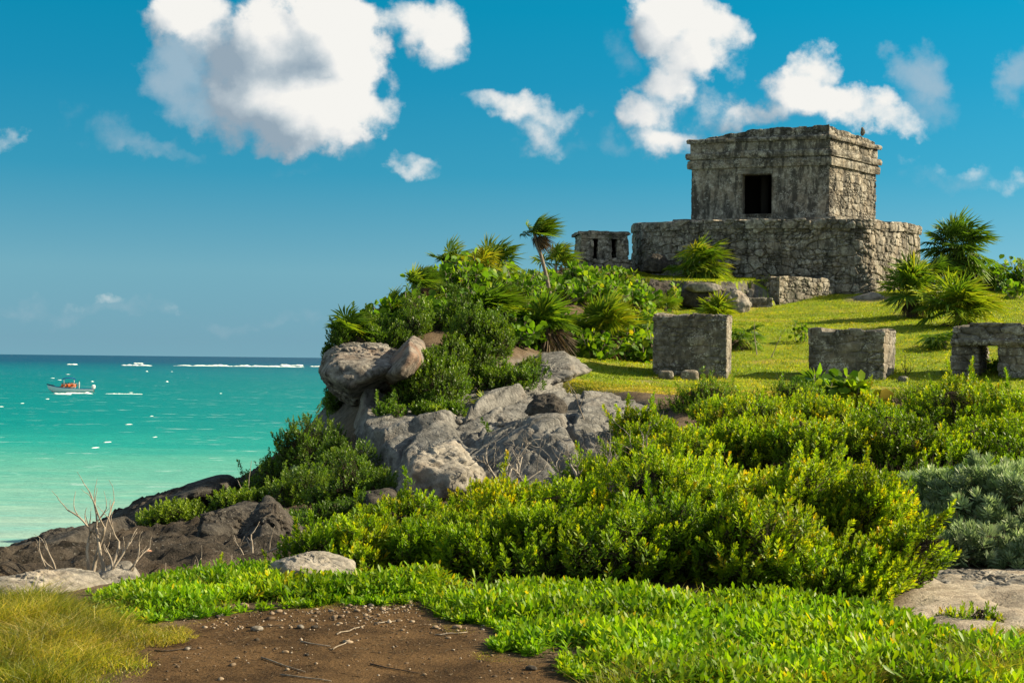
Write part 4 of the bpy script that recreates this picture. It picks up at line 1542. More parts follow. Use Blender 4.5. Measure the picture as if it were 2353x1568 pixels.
rock("pale ledge of rock at the left edge, behind the grass", [(-60, 1395), (-50, 1335), (60, 1322), (120, 1326), (180, 1345), (205, 1370), (180, 1400), (40, 1410)], 1.0, 7.05, M_PALE, sub=6, seed=18, rough=.07, pits=.6)
rock("pale grey rock under the bare dead bush", [(175, 1380), (190, 1345), (240, 1328), (300, 1335), (320, 1365), (290, 1395)], .7, 7.35, M_PALE, sub=5, seed=19, rough=.08)
LED = "rocks of the ledge below the platform"
rock("dark overhanging ledge below the left end of the platform", [(1425, 690), (1432, 660), (1465, 648), (1520, 652), (1545, 668), (1535, 698), (1470, 708)], 1.2, 34.2, M_DARKROCK, sub=5, seed=20, rough=.10, group=LED)
rock("pale flat slab capping the ledge below the platform palm", [(1570, 662), (1582, 653), (1640, 653), (1658, 660), (1650, 669), (1585, 671)], 1.0, 33.3, M_PALE, sub=5, seed=21, rough=.05, group=LED)
rock("dark hollow rock under the pale flat slab", [(1550, 700), (1560, 672), (1650, 670), (1670, 700), (1600, 715)], 1.0, 33.5, M_DARKROCK, sub=4, seed=22, rough=.08, group=LED)
rock("pale pointed boulder beside the stone step", [(1645, 710), (1652, 688), (1688, 667), (1706, 676), (1722, 702), (1710, 718), (1662, 718)], 1.0, 33.1, M_PALE, sub=5, seed=23, rough=.10, group=LED)
rock("grey boulder between the little shrine and the platform palm", [(1474, 622), (1482, 600), (1502, 586), (1526, 588), (1536, 612), (1518, 626)], .9, 37.2, M_DARKROCK, sub=5, seed=24, rough=.07)
rock("flat stones lying on the grass edge by the platform corner", [(1955, 690), (1970, 680), (2010, 672), (2030, 682), (2020, 696), (1975, 700)], 1.2, 34.8, M_PALE, "flat_stone", "stone", sub=4, seed=25, rough=.05)
rock("cracked sunlit rock slab under the silvery bush", [(2040, 1440), (2075, 1395), (2150, 1385), (2230, 1400), (2290, 1440), (2240, 1480), (2100, 1478)], 1.0, 6.75, M_PALE, "rock_slab", "rock", sub=6, seed=26, rough=.06, crack=.10, top_in=1.5)
rock("upper cracked rock slab at the right edge", [(2110, 1385), (2140, 1330), (2250, 1318), (2420, 1320), (2440, 1390), (2300, 1420), (2160, 1410)], 1.4, 7.35, M_PALE, "rock_slab", "rock", sub=6, seed=27, rough=.05, crack=.10, top_in=2.5)
rock("small reddish rock face among the plants above the pointed boulder", [(1000, 775), (1010, 745), (1035, 738), (1055, 755), (1045, 780)], .8, 20.5, M_BOULDER, sub=4, seed=28, rough=.08)

for (u, v, w__, lb) in [(1585, 858, 40, "dark squared stone fallen at the tall altar's foot"), (1530, 862, 34, "second squared stone at the tall altar's left corner"), (2075, 868, 22, "grey stone fallen beside the low altar"), (1830, 862, 20, "small grey stone left of the low altar's foot")]:
    p_ = onground(u, 19.75)
    iv, if_ = ico(4)
    r = w__ / FPX * p_[1] / 2
    wq = np.sign(iv) * np.abs(iv) ** .55
    mb = MB()
    mb.add(wq * np.array([1, .8, .75]) * r * (1 + .16 * fbm(iv * 1.5 + u, 4, u % 97))[:, None], if_, tone=.4, gap=0)
    o = mb.build("stone", M_BLOCK, None, True)
    o.location = (p_[0], p_[1], p_[2] + r * .4)
    tag(o, lb, "stone", "fallen stones by the altars")
# ================================================================= plant materials


def mat_leaf(name, stops, trans=.45, tgain=(1.4, 1.45, .45), rough=.45, spec=.3, vary=.35):
    """stops: colours over the per-leaf 'tone' value; light also passes through the leaves"""
    mt, nt, out = new_mat(name)
    c = nt.cramp(nt.attr('tone'), stops)
    pos = geo_pos(nt)
    n = nt.noise(pos, 1.7, 3, .6)
    c = nt.mix(1.0, c, nt.mix(nt.ramp01(n, .35, .65), (1 - vary, 1 - vary, 1 - vary), (1 + vary * .5, 1 + vary * .5, 1.0)), 'MULTIPLY')
    b = principled(nt, None, c, rough, spec)
    t = nt.new('ShaderNodeBsdfTranslucent')
    nt.put(t.inputs[0], nt.mix(1.0, c, tgain, 'MULTIPLY'))
    mx = nt.new('ShaderNodeMixShader')
    mx.inputs[0].default_value = trans
    nt.l.new(b.outputs[0], mx.inputs[1])
    nt.l.new(t.outputs[0], mx.inputs[2])
    nt.l.new(mx.outputs[0], out.inputs[0])
    return mt


def mat_bark(name, a, b, rough=.9):
    mt, nt, out = new_mat(name)
    pos = geo_pos(nt)
    mp = nt.new('ShaderNodeMapping')
    nt.l.new(pos, mp.inputs[0])
    mp.inputs['Scale'].default_value = (1, 1, .35)
    n = nt.noise(mp.outputs[0], 28, 5, .65)
    principled(nt, out, nt.mix(nt.ramp01(n, .35, .65), a, b), rough, .15, nt.bump(n, .5, .01))
    return mt


G_CEDAR = [(0.0, (.04, .105, .010)), (.40, (.132, .242, .012)), (.70, (.285, .378, .013)), (.93, (.50, .44, .014)), (1.0, (.52, .32, .014))]
M_CEDAR = mat_leaf("bay_shrub_leaf", G_CEDAR, .45, spec=.2)
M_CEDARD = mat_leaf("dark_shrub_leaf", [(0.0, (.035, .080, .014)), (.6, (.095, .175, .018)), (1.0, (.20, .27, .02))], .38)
M_GRAPE = mat_leaf("broad_round_leaf", [(0.0, (.035, .10, .014)), (.6, (.12, .235, .018)), (.9, (.26, .34, .018)), (1.0, (.40, .28, .03))], .45, rough=.5, spec=.15)
M_FROND = mat_leaf("palm_frond_leaf", [(0.0, (.035, .085, .016)), (.55, (.10, .185, .020)), (.85, (.24, .29, .022)), (1.0, (.40, .34, .03))], .38, rough=.42, spec=.25, vary=.2)
M_DEADFR = mat_leaf("dry_palm_frond", [(0.0, (.045, .032, .020)), (.6, (.11, .08, .05)), (1.0, (.20, .15, .10))], .2, (1.1, 1.0, .8), rough=.7, spec=.2, vary=.2)
M_SILVER = mat_leaf("silvery_rosette_leaf", [(0.0, (.085, .145, .07)), (.6, (.23, .335, .165)), (1.0, (.41, .49, .29))], .32, (1.1, 1.2, .8), rough=.55)
M_COVER = mat_leaf("fleshy_ground_cover_leaf", [(0.0, (.045, .14, .008)), (.5, (.15, .29, .010)), (.85, (.32, .41, .012)), (1.0, (.50, .36, .015))], .45, rough=.45, spec=.22)
M_GRASSL = mat_leaf("dry_grass_blade", [(0.0, (.09, .14, .014)), (.45, (.24, .26, .022)), (.8, (.44, .36, .055)), (1.0, (.58, .44, .14))], .45)
M_LAWN = mat_leaf("short_lawn_blade", [(0.0, (.09, .165, .010)), (.5, (.225, .295, .012)), (.85, (.38, .37, .014)), (1.0, (.46, .37, .06))], .5)
M_TWIG = mat_bark("brown_twig_bark", (.035, .026, .018), (.085, .065, .048))
M_PALETWIG = mat_bark("pale_branch_bark", (.16, .13, .095), (.33, .28, .22))
M_DEADWOOD = mat_bark("bleached_dead_wood", (.19, .155, .12), (.36, .31, .25))
M_TRUNK = mat_bark("grey_palm_trunk", (.13, .105, .08), (.27, .23, .18))


def jitter_dirs(D, amt, rng):
    return unit(D + rng.normal(0, amt, D.shape))


def perp(D, rng):
    r = unit(np.cross(D, rng.normal(0, 1, D.shape)))
    return r


# ================================================================= shrubs


def shrub_parts(rng, rx, ry, h, n_tw, tw_len, n_leaf, ll, lw, lean=(0, 0), up=.8, gap=.12, shell=.6, lumps=.3, lobes=7, tone0=.45, dead=0.0, stem_r=.012, droop=0.0, sprays=.035):
    """leaf and wood meshes of one wind-clipped shrub standing at the origin"""
    lean = np.array([lean[0], lean[1], 0.0])
    # lobed crown: a union of clumps around the dome
    ld = unit(np.stack([rng.normal(0, 1, lobes), rng.normal(0, 1, lobes), np.abs(rng.normal(.2, .7, lobes))], 1))
    lc = ld * np.array([rx, ry, h * .75]) * rng.uniform(.35, .62, (lobes, 1)) + np.array([0, 0, h * .16])
    lr = rng.uniform(.34, .52, lobes)
    k = rng.randint(0, lobes, n_tw)
    d = unit(rng.normal(0, 1, (n_tw, 3)) + np.array([0, 0, .45]))
    rad = np.where(rng.rand(n_tw) < shell, rng.uniform(.85, 1.0, n_tw), rng.uniform(.25, .9, n_tw))
    rad = rad * (1 + lumps * gnoise(d * 2.3 + k[:, None] * 3.1, rng.randint(999)))
    tip = lc[k] + d * (lr[k] * rad)[:, None] * np.array([rx, ry, h * .8])
    big = lc[k] * np.array([1 / rx, 1 / ry, 1 / h])
    out = unit(d * np.array([1 / rx, 1 / ry, 1 / h]) + big * .5)
    zmin = gap * h
    keep = tip[:, 2] > zmin + .25 * zmin * gnoise(tip * 3, 5)
    tip, out = tip[keep], out[keep]
    # gaps in the crown
    g = gnoise(tip * 2.6 + 3.3, 8) > -.30
    tip, out = tip[g], out[g]
    keep = np.where(keep)[0][g]
    n = len(tip)
    tip = tip + lean * (tip[:, 2:3] / h) ** 1.2 * h
    ax = unit(out * .75 + np.array([0, 0, up]) + lean * .8 + rng.normal(0, .22, (n, 3)))
    ax[:, 2] -= droop
    ax = unit(ax)
    tl = tw_len * rng.uniform(.65, 1.25, n)
    # long leading shoots that stand out of the crown
    if sprays:
        c_ = np.where(rng.rand(n) < (tip[:, 2] / h) ** 2 * sprays)[0]
        m_ = 5
        ext = np.arange(1, m_ + 1) / m_
        L_ = tw_len * rng.uniform(.6, 1.7, len(c_))
        t2 = tip[c_][:, None] + ax[c_][:, None] * (L_[:, None] * ext[None])[..., None] + rng.normal(0, .012, (len(c_), m_, 3))
        a2 = np.repeat(ax[c_][:, None], m_, 1)
        a2 = unit(a2 + rng.normal(0, .25, a2.shape))
        tip = np.concatenate([tip, t2.reshape(-1, 3)])
        ax = np.concatenate([ax, a2.reshape(-1, 3)])
        tl = np.concatenate([tl, np.full(len(c_) * m_, tw_len * .6)])
        keep = np.concatenate([keep, np.repeat(keep[c_], m_)])
        n = len(tip)
    start = tip - ax * tl[:, None]
    # leaves in a spiral along each twig, crowded at the tip
    t = (np.arange(n_leaf) + .5) / n_leaf
    t = t ** .75
    T = np.broadcast_to(t[None], (n, n_leaf))
    base = start[:, None] + ax[:, None] * (tl[:, None] * T)[..., None]
    p1 = perp(ax, rng)
    p2 = np.cross(ax, p1)
    ang = np.arange(n_leaf)[None] * 2.39996 + rng.uniform(0, 6.28, (n, 1))
    radv = np.cos(ang)[..., None] * p1[:, None] + np.sin(ang)[..., None] * p2[:, None]
    el = np.radians(72 - 50 * T)[..., None]
    D = ax[:, None] * np.cos(el) + radv * np.sin(el)
    N = ax[:, None] * np.sin(el) - radv * np.cos(el)
    Lf = ll * (1 - .35 * T ** 3) * rng.uniform(.75, 1.2, (n, n_leaf))
    young = tone0 + .30 * (T - .5) + rng.normal(0, .09, (n, 1)) + rng.normal(0, .07, (n, n_leaf))
    young = young + (rng.normal(0, .075, lobes)[k[keep]])[:, None]
    young = young + .35 * (rng.rand(n, n_leaf) < .008) + .20 * (rng.rand(n, 1) < .05)
    mbl = MB()
    leaves(mbl, base.reshape(-1, 3), jitter_dirs(D.reshape(-1, 3), .12, rng), N.reshape(-1, 3), Lf.ravel(), Lf.ravel() * lw / ll, fold=.15, bend=-.08, wide=.62, tone=np.clip(young.ravel(), 0, 1))
    # wood: stems fanning from the base to the clumps, limbs to the twigs
    mbw = MB()
    nb = 2 + lobes // 3
    bases = np.stack([rng.uniform(-.22, .22, nb) * rx, rng.uniform(-.22, .22, nb) * ry, np.full(nb, -.08)], 1)
    mids = lc + lean * (lc[:, 2:3] / h)
    for j in range(lobes):
        b = bases[rng.randint(nb)]
        m_ = mids[j]
        s = np.linspace(0, 1, 6)[:, None]
        path = b * (1 - s) + m_ * s + np.array([0, 0, 1]) * (-.18 * h * np.sin(s * math.pi)) + rng.normal(0, .015, (6, 3))
        tube(mbw, path, np.linspace(stem_r * 1.3, stem_r * .6, 6), 5)
    nodes = mids[:, None] + rng.normal(0, .085, (lobes, 9, 3)) * np.array([rx, ry, h])
    A = np.repeat(mids, 9, 0)
    Bn = nodes.reshape(-1, 3)
    prisms(mbw, A, Bn, stem_r * .55, stem_r * .32)
    kk = k[keep]
    pick = kk * 9 + rng.randint(0, 9, n)
    sel = np.arange(n) if n < 3000 else rng.choice(n, 3000, False)
    prisms(mbw, Bn[pick][sel], start[sel], stem_r * .28, stem_r * .14)
    prisms(mbw, start[sel], tip[sel], stem_r * .16, stem_r * .08)
    if dead:
        nd = int(dead)
        j = rng.randint(0, n, nd)
        q = tip[j] + ax[j] * rng.uniform(.02, .16, (nd, 1))
        prisms(mbw, start[j], q, stem_r * .2, stem_r * .1)
    return mbl, mbw


def make_shrub(name, loc, label, cat, mats, seed, group=None, rz=0.0, scale=1.0, **kw):
    rng = np.random.RandomState(seed)
    mbl, mbw = shrub_parts(rng, **kw)
    root = empty(name, loc, rz, scale)
    tag(root, label, cat, group)
    mbl.build("foliage", mats[0], root)
    mbw.build("branches", mats[1], root)
    return root


# ================================================================= broad leaved (sea grape like) bushes


def make_grape(name, loc, label, cat, seed, rx, ry, h, n_br, leaf_r, group=None, lean=(0, 0), mats=None, tone0=.5, stem=.014, bare=.0):
    rng = np.random.RandomState(seed)
    root = empty(name, loc)
    tag(root, label, cat, group)
    mbl, mbw = MB(), MB()
    for j in range(n_br):
        a = rng.uniform(0, 6.283)
        r = math.sqrt(rng.rand())
        end = np.array([math.cos(a) * rx * r + lean[0] * h, math.sin(a) * ry * r + lean[1] * h, h * rng.uniform(.45, 1.0) * (1 - .35 * r * r)])
        b = np.array([rng.uniform(-.15, .15) * rx, rng.uniform(-.15, .15) * ry, -.06])
        s = np.linspace(0, 1, 7)[:, None]
        path = b * (1 - s) + end * s + np.array([math.cos(a), math.sin(a), -.3]) * .16 * h * np.sin(s * math.pi) + rng.normal(0, .02, (7, 3)) * h
        tube(mbw, path, np.linspace(stem, stem * .35, 7), 5)
        m_ = rng.randint(9, 15)
        t = rng.uniform(.35 + .3 * bare, 1.0, m_)
        P = np.stack([np.interp(t, s[:, 0], path[:, c]) for c in range(3)], 1)
        D = unit(rng.normal(0, 1, (m_, 3)) + np.array([.25, -.1, .35]))
        off = rng.uniform(.02, .14, m_)[:, None] * h ** .5
        Q = P + D * off
        prisms(mbw, P, Q, stem * .25, stem * .15)
        N = unit(rng.normal(0, .55, (m_, 3)) + np.array([.3, -.25, .75]))
        N = N - D * (N * D).sum(1, keepdims=True)
        R = leaf_r * rng.uniform(.65, 1.2, m_)
        tone = np.clip(tone0 + rng.normal(0, .17, m_) + .25 * (t - .7), 0, 1)
        leaves6(mbl, Q, D, N, R * 2, R * 1.9, fold=.10, bend=.12, w1=.86, w2=.92, tone=tone)
    mats = mats or (M_GRAPE, M_PALETWIG)
    mbl.build("foliage", mats[0], root)
    mbw.build("branches", mats[1], root)
    return root


# ================================================================= fan palms


def fronds(mb, hubs, axes, R, rng, n_leaf=26, span=2.55, wind=(0, 0, 0), tone=.5, droop=.25, wid=.085, cup=.2):
    """palmate leaves: hubs (n,3), axes (n,3) the direction each leaf points in"""
    n = len(hubs)
    axes = unit(axes)
    S = unit(np.cross(axes, np.array([0, 0, 1.0]) + rng.normal(0, .25, (n, 3))))
    N = np.cross(S, axes)
    N = np.where(N[:, 2:3] < 0, -N, N)
    th = np.linspace(-span, span, n_leaf)[None] + rng.normal(0, .04, (n, n_leaf))
    d = np.cos(th)[..., None] * axes[:, None] + np.sin(th)[..., None] * S[:, None]
    ln = np.broadcast_to(np.asarray(R, float), (n,))[:, None] * (.62 + .38 * np.cos(th / 1.9)) * rng.uniform(.85, 1.1, (n, n_leaf))
    d = unit(d + N[:, None] * (cup * (1 - np.cos(th)[..., None]) * .5) + rng.normal(0, .05, (n, n_leaf, 3)))
    B = np.broadcast_to(hubs[:, None], d.shape)
    wind = np.asarray(wind, float)
    g = np.array([0, 0, -1.0])
    t1, t2 = .48, 1.0
    m1 = B + d * (ln * t1)[..., None] + (wind * .35 + g * droop * .18) * (ln * t1)[..., None]
    m2 = B + d * (ln * .98)[..., None] + (wind * 1.0 + g * droop * rng.uniform(.5, 1.6, (n, n_leaf))[..., None]) * (ln * .8)[..., None]
    side = unit(np.cross(d, np.broadcast_to(N[:, None], d.shape)))
    w = (wid * ln)[..., None] * .5
    nn = np.broadcast_to(N[:, None], d.shape)
    v = np.stack([B, m1 + side * w + nn * w * .6, m2, m1 - side * w + nn * w * .6, m1 - nn * w * .4], 2).reshape(-1, 3)
    o = np.arange(n * n_leaf)[:, None] * 5
    tn = np.clip(np.asarray(tone) + rng.normal(0, .07, (n, n_leaf)) + rng.normal(0, .10, (n, 1)), 0, 1)
    tv = np.stack([tn, tn, np.clip(tn + .28, 0, 1), tn, tn], 2).ravel()
    mb.add(v, [o + np.array([[0, 1, 2, 4]]), o + np.array([[0, 4, 2, 3]])], tone=tv)


def make_palm(name, loc, label, seed, R=.55, n=24, pet=.5, trunk=0.0, lean=(0, 0), wind=(0, 0, 0), el=(-25, 85), dead=6, group=None, tone=.5, trunk_r=.05, n_leaf=26, dead_drop=.9, cat="palm", up_bias=.0, az=None, mat_f=None, curve=.0):
    rng = np.random.RandomState(seed)
    root = empty(name, loc)
    tag(root, label, cat, group)
    s = np.linspace(0, 1, 12)
    path = np.stack([lean[0] * s ** (1.3 + curve) , lean[1] * s ** 1.3, -.12 + (trunk + .12) * s], 1)
    mbt = MB()
    if trunk > .05:
        tube(mbt, path, np.interp(s, [0, .1, 1], [trunk_r * 1.35, trunk_r, trunk_r * .85]), 8)
    top = path[-1] if trunk > .05 else np.array([0, 0, trunk])
    mbc = MB()
    e = np.radians(rng.uniform(el[0], el[1], n))
    a = rng.uniform(0, 6.283, n) if az is None else rng.uniform(az[0], az[1], n)
    D = np.stack([np.cos(a) * np.cos(e), np.sin(a) * np.cos(e), np.sin(e) + up_bias], 1)
    D = unit(D + np.asarray(wind) * .9)
    pl = pet * rng.uniform(.7, 1.15, n)
    hub = top + D * pl[:, None] - np.array([0, 0, .10]) * (pl * pl)[:, None] / max(pet, .1)
    prisms(mbc, np.broadcast_to(top, hub.shape), hub, .011, .007, tone=.55)
    ax = unit(D + np.array([0, 0, -.18]) + np.asarray(wind) * .5)
    fronds(mbc, hub, ax, R * rng.uniform(.8, 1.12, n), rng, n_leaf, wind=wind, tone=tone)
    mbc.build("crown", mat_f or M_FROND, root)
    if trunk > .05:
        mbt.build("trunk", M_TRUNK, root)
    if dead:
        mbd = MB()
        a = rng.uniform(0, 6.283, dead)
        e = np.radians(rng.uniform(-75, -35, dead))
        D = unit(np.stack([np.cos(a) * np.cos(e), np.sin(a) * np.cos(e), np.sin(e)], 1) + np.asarray(wind) * .8)
        hub = top + D * (pet * .55 * rng.uniform(.6, 1.1, dead))[:, None]
        if trunk < .2:
            hub[:, 2] = np.maximum(hub[:, 2], .08)
        prisms(mbd, np.broadcast_to(top, hub.shape), hub, .010, .006, tone=.5)
        fronds(mbd, hub, unit(D + np.array([0, 0, -.5])), R * dead_drop * rng.uniform(.7, 1.0, dead), rng, 20, span=1.2, wind=wind, tone=.45, droop=.5, wid=.07)
        mbd.build("dead_fronds", M_DEADFR, root)
    return root


# ================================================================= bare branches


def branch_tree(mb, rng, p, d, length, r, depth, spread=.55, up=.25, kids=(2, 4), bend=.22, sides=6, shrink=.68):
    n = 7
    pts = [np.array(p, float)]
    dd_ = unit(np.array(d, float))
    for i in range(n - 1):
        dd_ = unit(dd_ + rng.normal(0, bend * .5, 3) + np.array([0, 0, up * .12]))
        pts.append(pts[-1] + dd_ * length / (n - 1))
    pts = np.array(pts)
    rr = np.linspace(r, r * (.62 if depth > 0 else .35), n)
    tube(mb, pts, rr, sides)
    if depth <= 0:
        return
    k = rng.randint(kids[0], kids[1] + 1)
    for j in range(k):
        t = rng.uniform(.35, 1.0) if j else 1.0
        i = min(n - 1, int(t * (n - 1)))
        nd = unit(unit(pts[i] - pts[max(0, i - 1)]) + rng.normal(0, spread, 3) + np.array([0, 0, up]))
        branch_tree(mb, rng, pts[i], nd, length * shrink * rng.uniform(.7, 1.15), rr[i] * .72, depth - 1, spread, up, kids, bend, max(4, sides - 1), shrink)


def make_bare(name, loc, label, cat, seed, stems, mat=None, depth=3, group=None, **kw):
    """stems: list of (offset xy, direction, length, radius)"""
    rng = np.random.RandomState(seed)
    mb = MB()
    for off, d, ln, r in stems:
        branch_tree(mb, rng, (off[0], off[1], -.06), d, ln, r, depth, **kw)
    o = mb.build(name, mat or M_DEADWOOD, None, True)
    o.location = [float(t) for t in loc]
    tag(o, label, cat, group)
    return o


def onrock(u, y):
    """like onground, but on top of the limestone sheet where that lies higher"""
    p = onground(u, y)
    i, j = int(round((p[0] - xs_[0]) / .024)), int(round((p[1] - ys_[0]) / .034))
    if 0 <= i < len(xs_) and 0 <= j < len(ys_) and d_[j * nxx + i] > 0:
        p[2] = max(p[2], zz_[j * nxx + i])
    return p


# ================================================================= broad leaved bushes
GR = "broad leaved bushes of the headland"


def gr(u, y, label, seed, rx, ry, h, n, lr=.085, **kw):
    return make_grape("broad_leaf_bush", onground(u, y, .03), label, "bush", seed, rx, ry, h, n, lr, kw.pop('group', GR), **kw)


# ================================================================= planting: shrubs
CE = (M_CEDAR, M_TWIG)
CD = (M_CEDARD, M_TWIG)
FRONT = "yellow green shrubs of the front thicket"


def sh(u, y, label, seed, rx, ry, h, mats=CE, group=FRONT, name="coastal_shrub", dens=1.0, **kw):
    p = onrock(u, y) - np.array([0, 0, .04])
    area = (rx * ry * 3.14 + 2.2 * (rx + ry) * h)
    a = dict(gap=.04, tw_len=.15, n_leaf=20, ll=.050, lw=.019, n_tw=int(330 * dens * area))
    a.update(kw)
    return make_shrub(name, p, label, "shrub", mats, seed, group, rx=rx, ry=ry, h=h, **a)


# front row, left to right
sh(800, 7.8, "yellow tipped shrub at the left end of the front thicket, beside the jagged crag", 101, .62, .6, .55, lean=(.15, 0), tone0=.50)
sh(985, 7.75, "low dense shrub at the front of the thicket, right of its left end", 102, .70, .65, .64, lean=(.15, 0), tone0=.46)
sh(1190, 7.4, "broad shrub with a dark shaded base behind the middle of the dirt patch", 103, .85, .75, .72, lean=(.12, 0), tone0=.45, lobes=9)
sh(1440, 7.3, "tall rounded shrub in the middle of the front thicket", 104, .85, .8, .80, lean=(.15, 0), tone0=.47, lobes=9)
sh(1690, 7.15, "tall bright shrub with upright plumes in the right half of the front thicket", 105, .85, .75, .80, lean=(.25, 0), tone0=.52, lobes=9)
sh(1890, 6.95, "bright yellow green shrub with dark stems below, second from the thicket's right end", 106, .70, .6, .72, lean=(.35, 0), tone0=.55, lobes=8)
sh(2015, 6.85, "wind swept shrub at the front thicket's right end, branches sweeping over the pale rock", 107, .52, .45, .62, lean=(.75, 0), tone0=.58, lobes=8)
# the rows behind rise so that the thicket reads as one mass
sh(930, 9.0, "shrub behind the front thicket's left part, below the pale brown boulder", 108, .75, .6, .62, lean=(.15, 0), tone0=.52)
sh(870, 8.6, "yellowish shrub filling the left shoulder of the front thicket", 114, .7, .6, .56, lean=(.15, 0), tone0=.53)
sh(1090, 8.7, "bright shrub in the thicket's left half, behind the shaded front shrub", 115, .8, .7, .74, lean=(.15, 0), tone0=.54)
sh(1130, 9.7, "shrub just below the whale backed slab, tips rising into the dead branches", 109, .75, .6, .56, lean=(.15, 0), tone0=.52, dead=40)
sh(1300, 8.6, "bright shrub in the thicket's centre, left of the tallest ones", 116, .9, .7, .76, lean=(.15, 0), tone0=.54, lobes=9)
sh(1340, 9.5, "shrub with yellow tips in front of the tangle of dead branches", 110, .8, .7, .50, lean=(.15, 0), tone0=.55)
sh(1540, 8.55, "dense bright shrub in the thicket's centre, behind the tall rounded one", 117, .95, .8, .98, lean=(.2, 0), tone0=.54, lobes=9)
sh(1570, 9.5, "shrub of the rear row behind the tallest front shrubs", 111, .9, .7, .82, lean=(.2, 0), tone0=.52)
sh(1770, 8.4, "tall plumed shrub rising in the right half of the front thicket", 118, .9, .7, .98, lean=(.3, 0), tone0=.57, lobes=9)
sh(1800, 9.4, "rear row shrub with plumes showing above the right half of the thicket", 112, .85, .7, .84, lean=(.3, 0), tone0=.54)
sh(1930, 8.2, "leaning shrub just left of the wind swept one at the thicket's right end", 119, .65, .55, .84, lean=(.45, 0), tone0=.57)
sh(1970, 9.0, "rear row shrub at the thicket's right end, leaning over the silvery bush", 113, .6, .5, .74, lean=(.4, 0), tone0=.55)
MID = "green shrubs of the middle bank"
kw = dict(group=MID, gap=.16, tw_len=.18, n_leaf=18, ll=.060, lw=.024, dens=.60, lobes=9)
sh(1475, 13.6, "pale tipped shrub at the left end of the middle bank, beside the brown grass", 121, .75, .8, .65, tone0=.55, **kw)
sh(1420, 12.3, "thin twiggy shrub below the left end of the middle bank", 122, .8, .7, .50, tone0=.42, dead=160, **kw)
sh(1640, 11.9, "shrub with upright sprays in the middle bank, below the tall altar", 123, 1.05, .9, .88, tone0=.52, lean=(.15, 0), **kw)
sh(1860, 11.9, "lush shrub of the middle bank below the broad leaved bush", 124, 1.15, 1.0, .95, tone0=.50, lean=(.15, 0), **kw)
sh(2090, 11.9, "broad rounded shrub of the middle bank between the low altar and the open shrine", 125, 1.25, 1.0, .95, tone0=.46, lean=(.1, 0), **kw)
sh(2320, 11.8, "yellowish shrub of the middle bank at the right edge, below the open shrine", 126, 1.2, 1.0, .95, tone0=.50, **kw)
sh(1560, 11.2, "dark leafy shrub in the hollow between the front thicket and the middle bank", 127, .9, .7, .42, tone0=.40, **kw)
sh(2380, 10.9, "dark shrub under the bank at the right edge", 131, .8, .7, .55, tone0=.36, **kw)
sh(2450, 13.5, "shrub of the middle bank cut by the right edge", 132, 1.2, 1.0, 1.0, tone0=.46, **kw)
sh(1700, 13.5, "shrub at the middle bank's upper edge below the brownish scrub", 171, 1.0, .9, .85, tone0=.50, **kw)
sh(1960, 14.2, "shrub at the middle bank's upper edge right below the low altar", 172, 1.2, .9, .85, tone0=.52, **kw)
sh(2210, 14.4, "shrub at the middle bank's upper edge below the open shrine's doorway", 173, 1.25, .9, .90, tone0=.52, **kw)
sh(1500, 12.6, "grey green shrub where the bank meets the limestone", 178, .8, .6, .60, tone0=.46, dead=90, **kw)
sh(2400, 13.4, "shrub at the middle bank's upper edge at the right margin", 136, 1.2, .9, .85, tone0=.52, **kw)
sh(1950, 10.9, "brown twiggy scrub in the shadow between the thicket and the bank", 137, .8, .5, .34, tone0=.30, dead=200, **kw)
sh(2150, 10.9, "brown twiggy scrub in the shadow behind the silvery bush", 138, .8, .5, .36, tone0=.30, dead=200, **kw)
# brownish scrub in front of the altars
kb = dict(group="brownish scrub before the altars", tw_len=.16, n_leaf=11, ll=.045, lw=.018, dens=.7, lobes=8, dead=220)
sh(1640, 15.6, "sparse brownish scrub at the foot of the tall altar", 133, .9, .7, .62, tone0=.34, **kb)
sh(1790, 15.8, "dark twiggy scrub between the tall altar and the broad leaved bush", 134, .95, .7, .75, tone0=.36, **kb)
sh(2150, 16.5, "low green scrub between the low altar and the open shrine", 135, 1.0, .7, .50, tone0=.46, **kb)
# the headland's slope above the outcrop
HILL = "dense green shrubs of the headland slope"
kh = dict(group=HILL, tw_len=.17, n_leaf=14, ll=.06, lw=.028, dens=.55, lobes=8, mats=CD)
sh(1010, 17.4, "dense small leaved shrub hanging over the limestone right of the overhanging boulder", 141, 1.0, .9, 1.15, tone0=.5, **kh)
sh(1090, 18.6, "tall dense shrub of the slope below the two big palms", 142, .95, .9, 1.35, tone0=.55, **kh)
sh(1165, 17.9, "spreading shrub of the slope above the broken ledge", 143, .8, .7, .75, tone0=.5, **kh)
sh(1230, 19.4, "low shrub with bright sprigs above the broken ledge", 144, .7, .6, .55, tone0=.65, **kh)
sh(960, 17.0, "low shrub in the crack under the overhanging boulder", 145, .6, .5, .6, tone0=.4, **kh)
sh(900, 16.4, "small shrub growing from the outcrop's top left of the others", 146, .35, .4, .30, tone0=.4, **kh)
sh(800, 18.7, "shrub spilling over the top of the overhanging boulder", 147, .55, .8, .80, tone0=.42, **kh)
sh(860, 20.0, "shrub between the small palms above the overhanging boulder", 148, .8, .8, 1.05, tone0=.48, **kh)
sh(945, 19.5, "shrub above the pointed reddish boulder", 149, .8, .7, .95, tone0=.48, **kh)
sh(1010, 22.0, "shrub on the upper slope below the rock face", 150, .9, .8, .9, tone0=.5, **kh)
sh(1040, 18.2, "shrub with fine dense leaves between the pointed boulder and the tall dense shrub", 154, .8, .7, 1.0, tone0=.48, **kh)
sh(1010, 16.5, "low dense shrub creeping onto the limestone's upper left edge", 155, .6, .5, .55, tone0=.46, **kh)
gr(1200, 21.2, "broad leaved bush low in the thicket, left of its centre", 231, .8, .6, .6, 34, tone0=.45)
gr(1345, 21.6, "leafy bush at the thicket's foot above the lawn's left end", 232, .8, .6, .7, 36, tone0=.5)
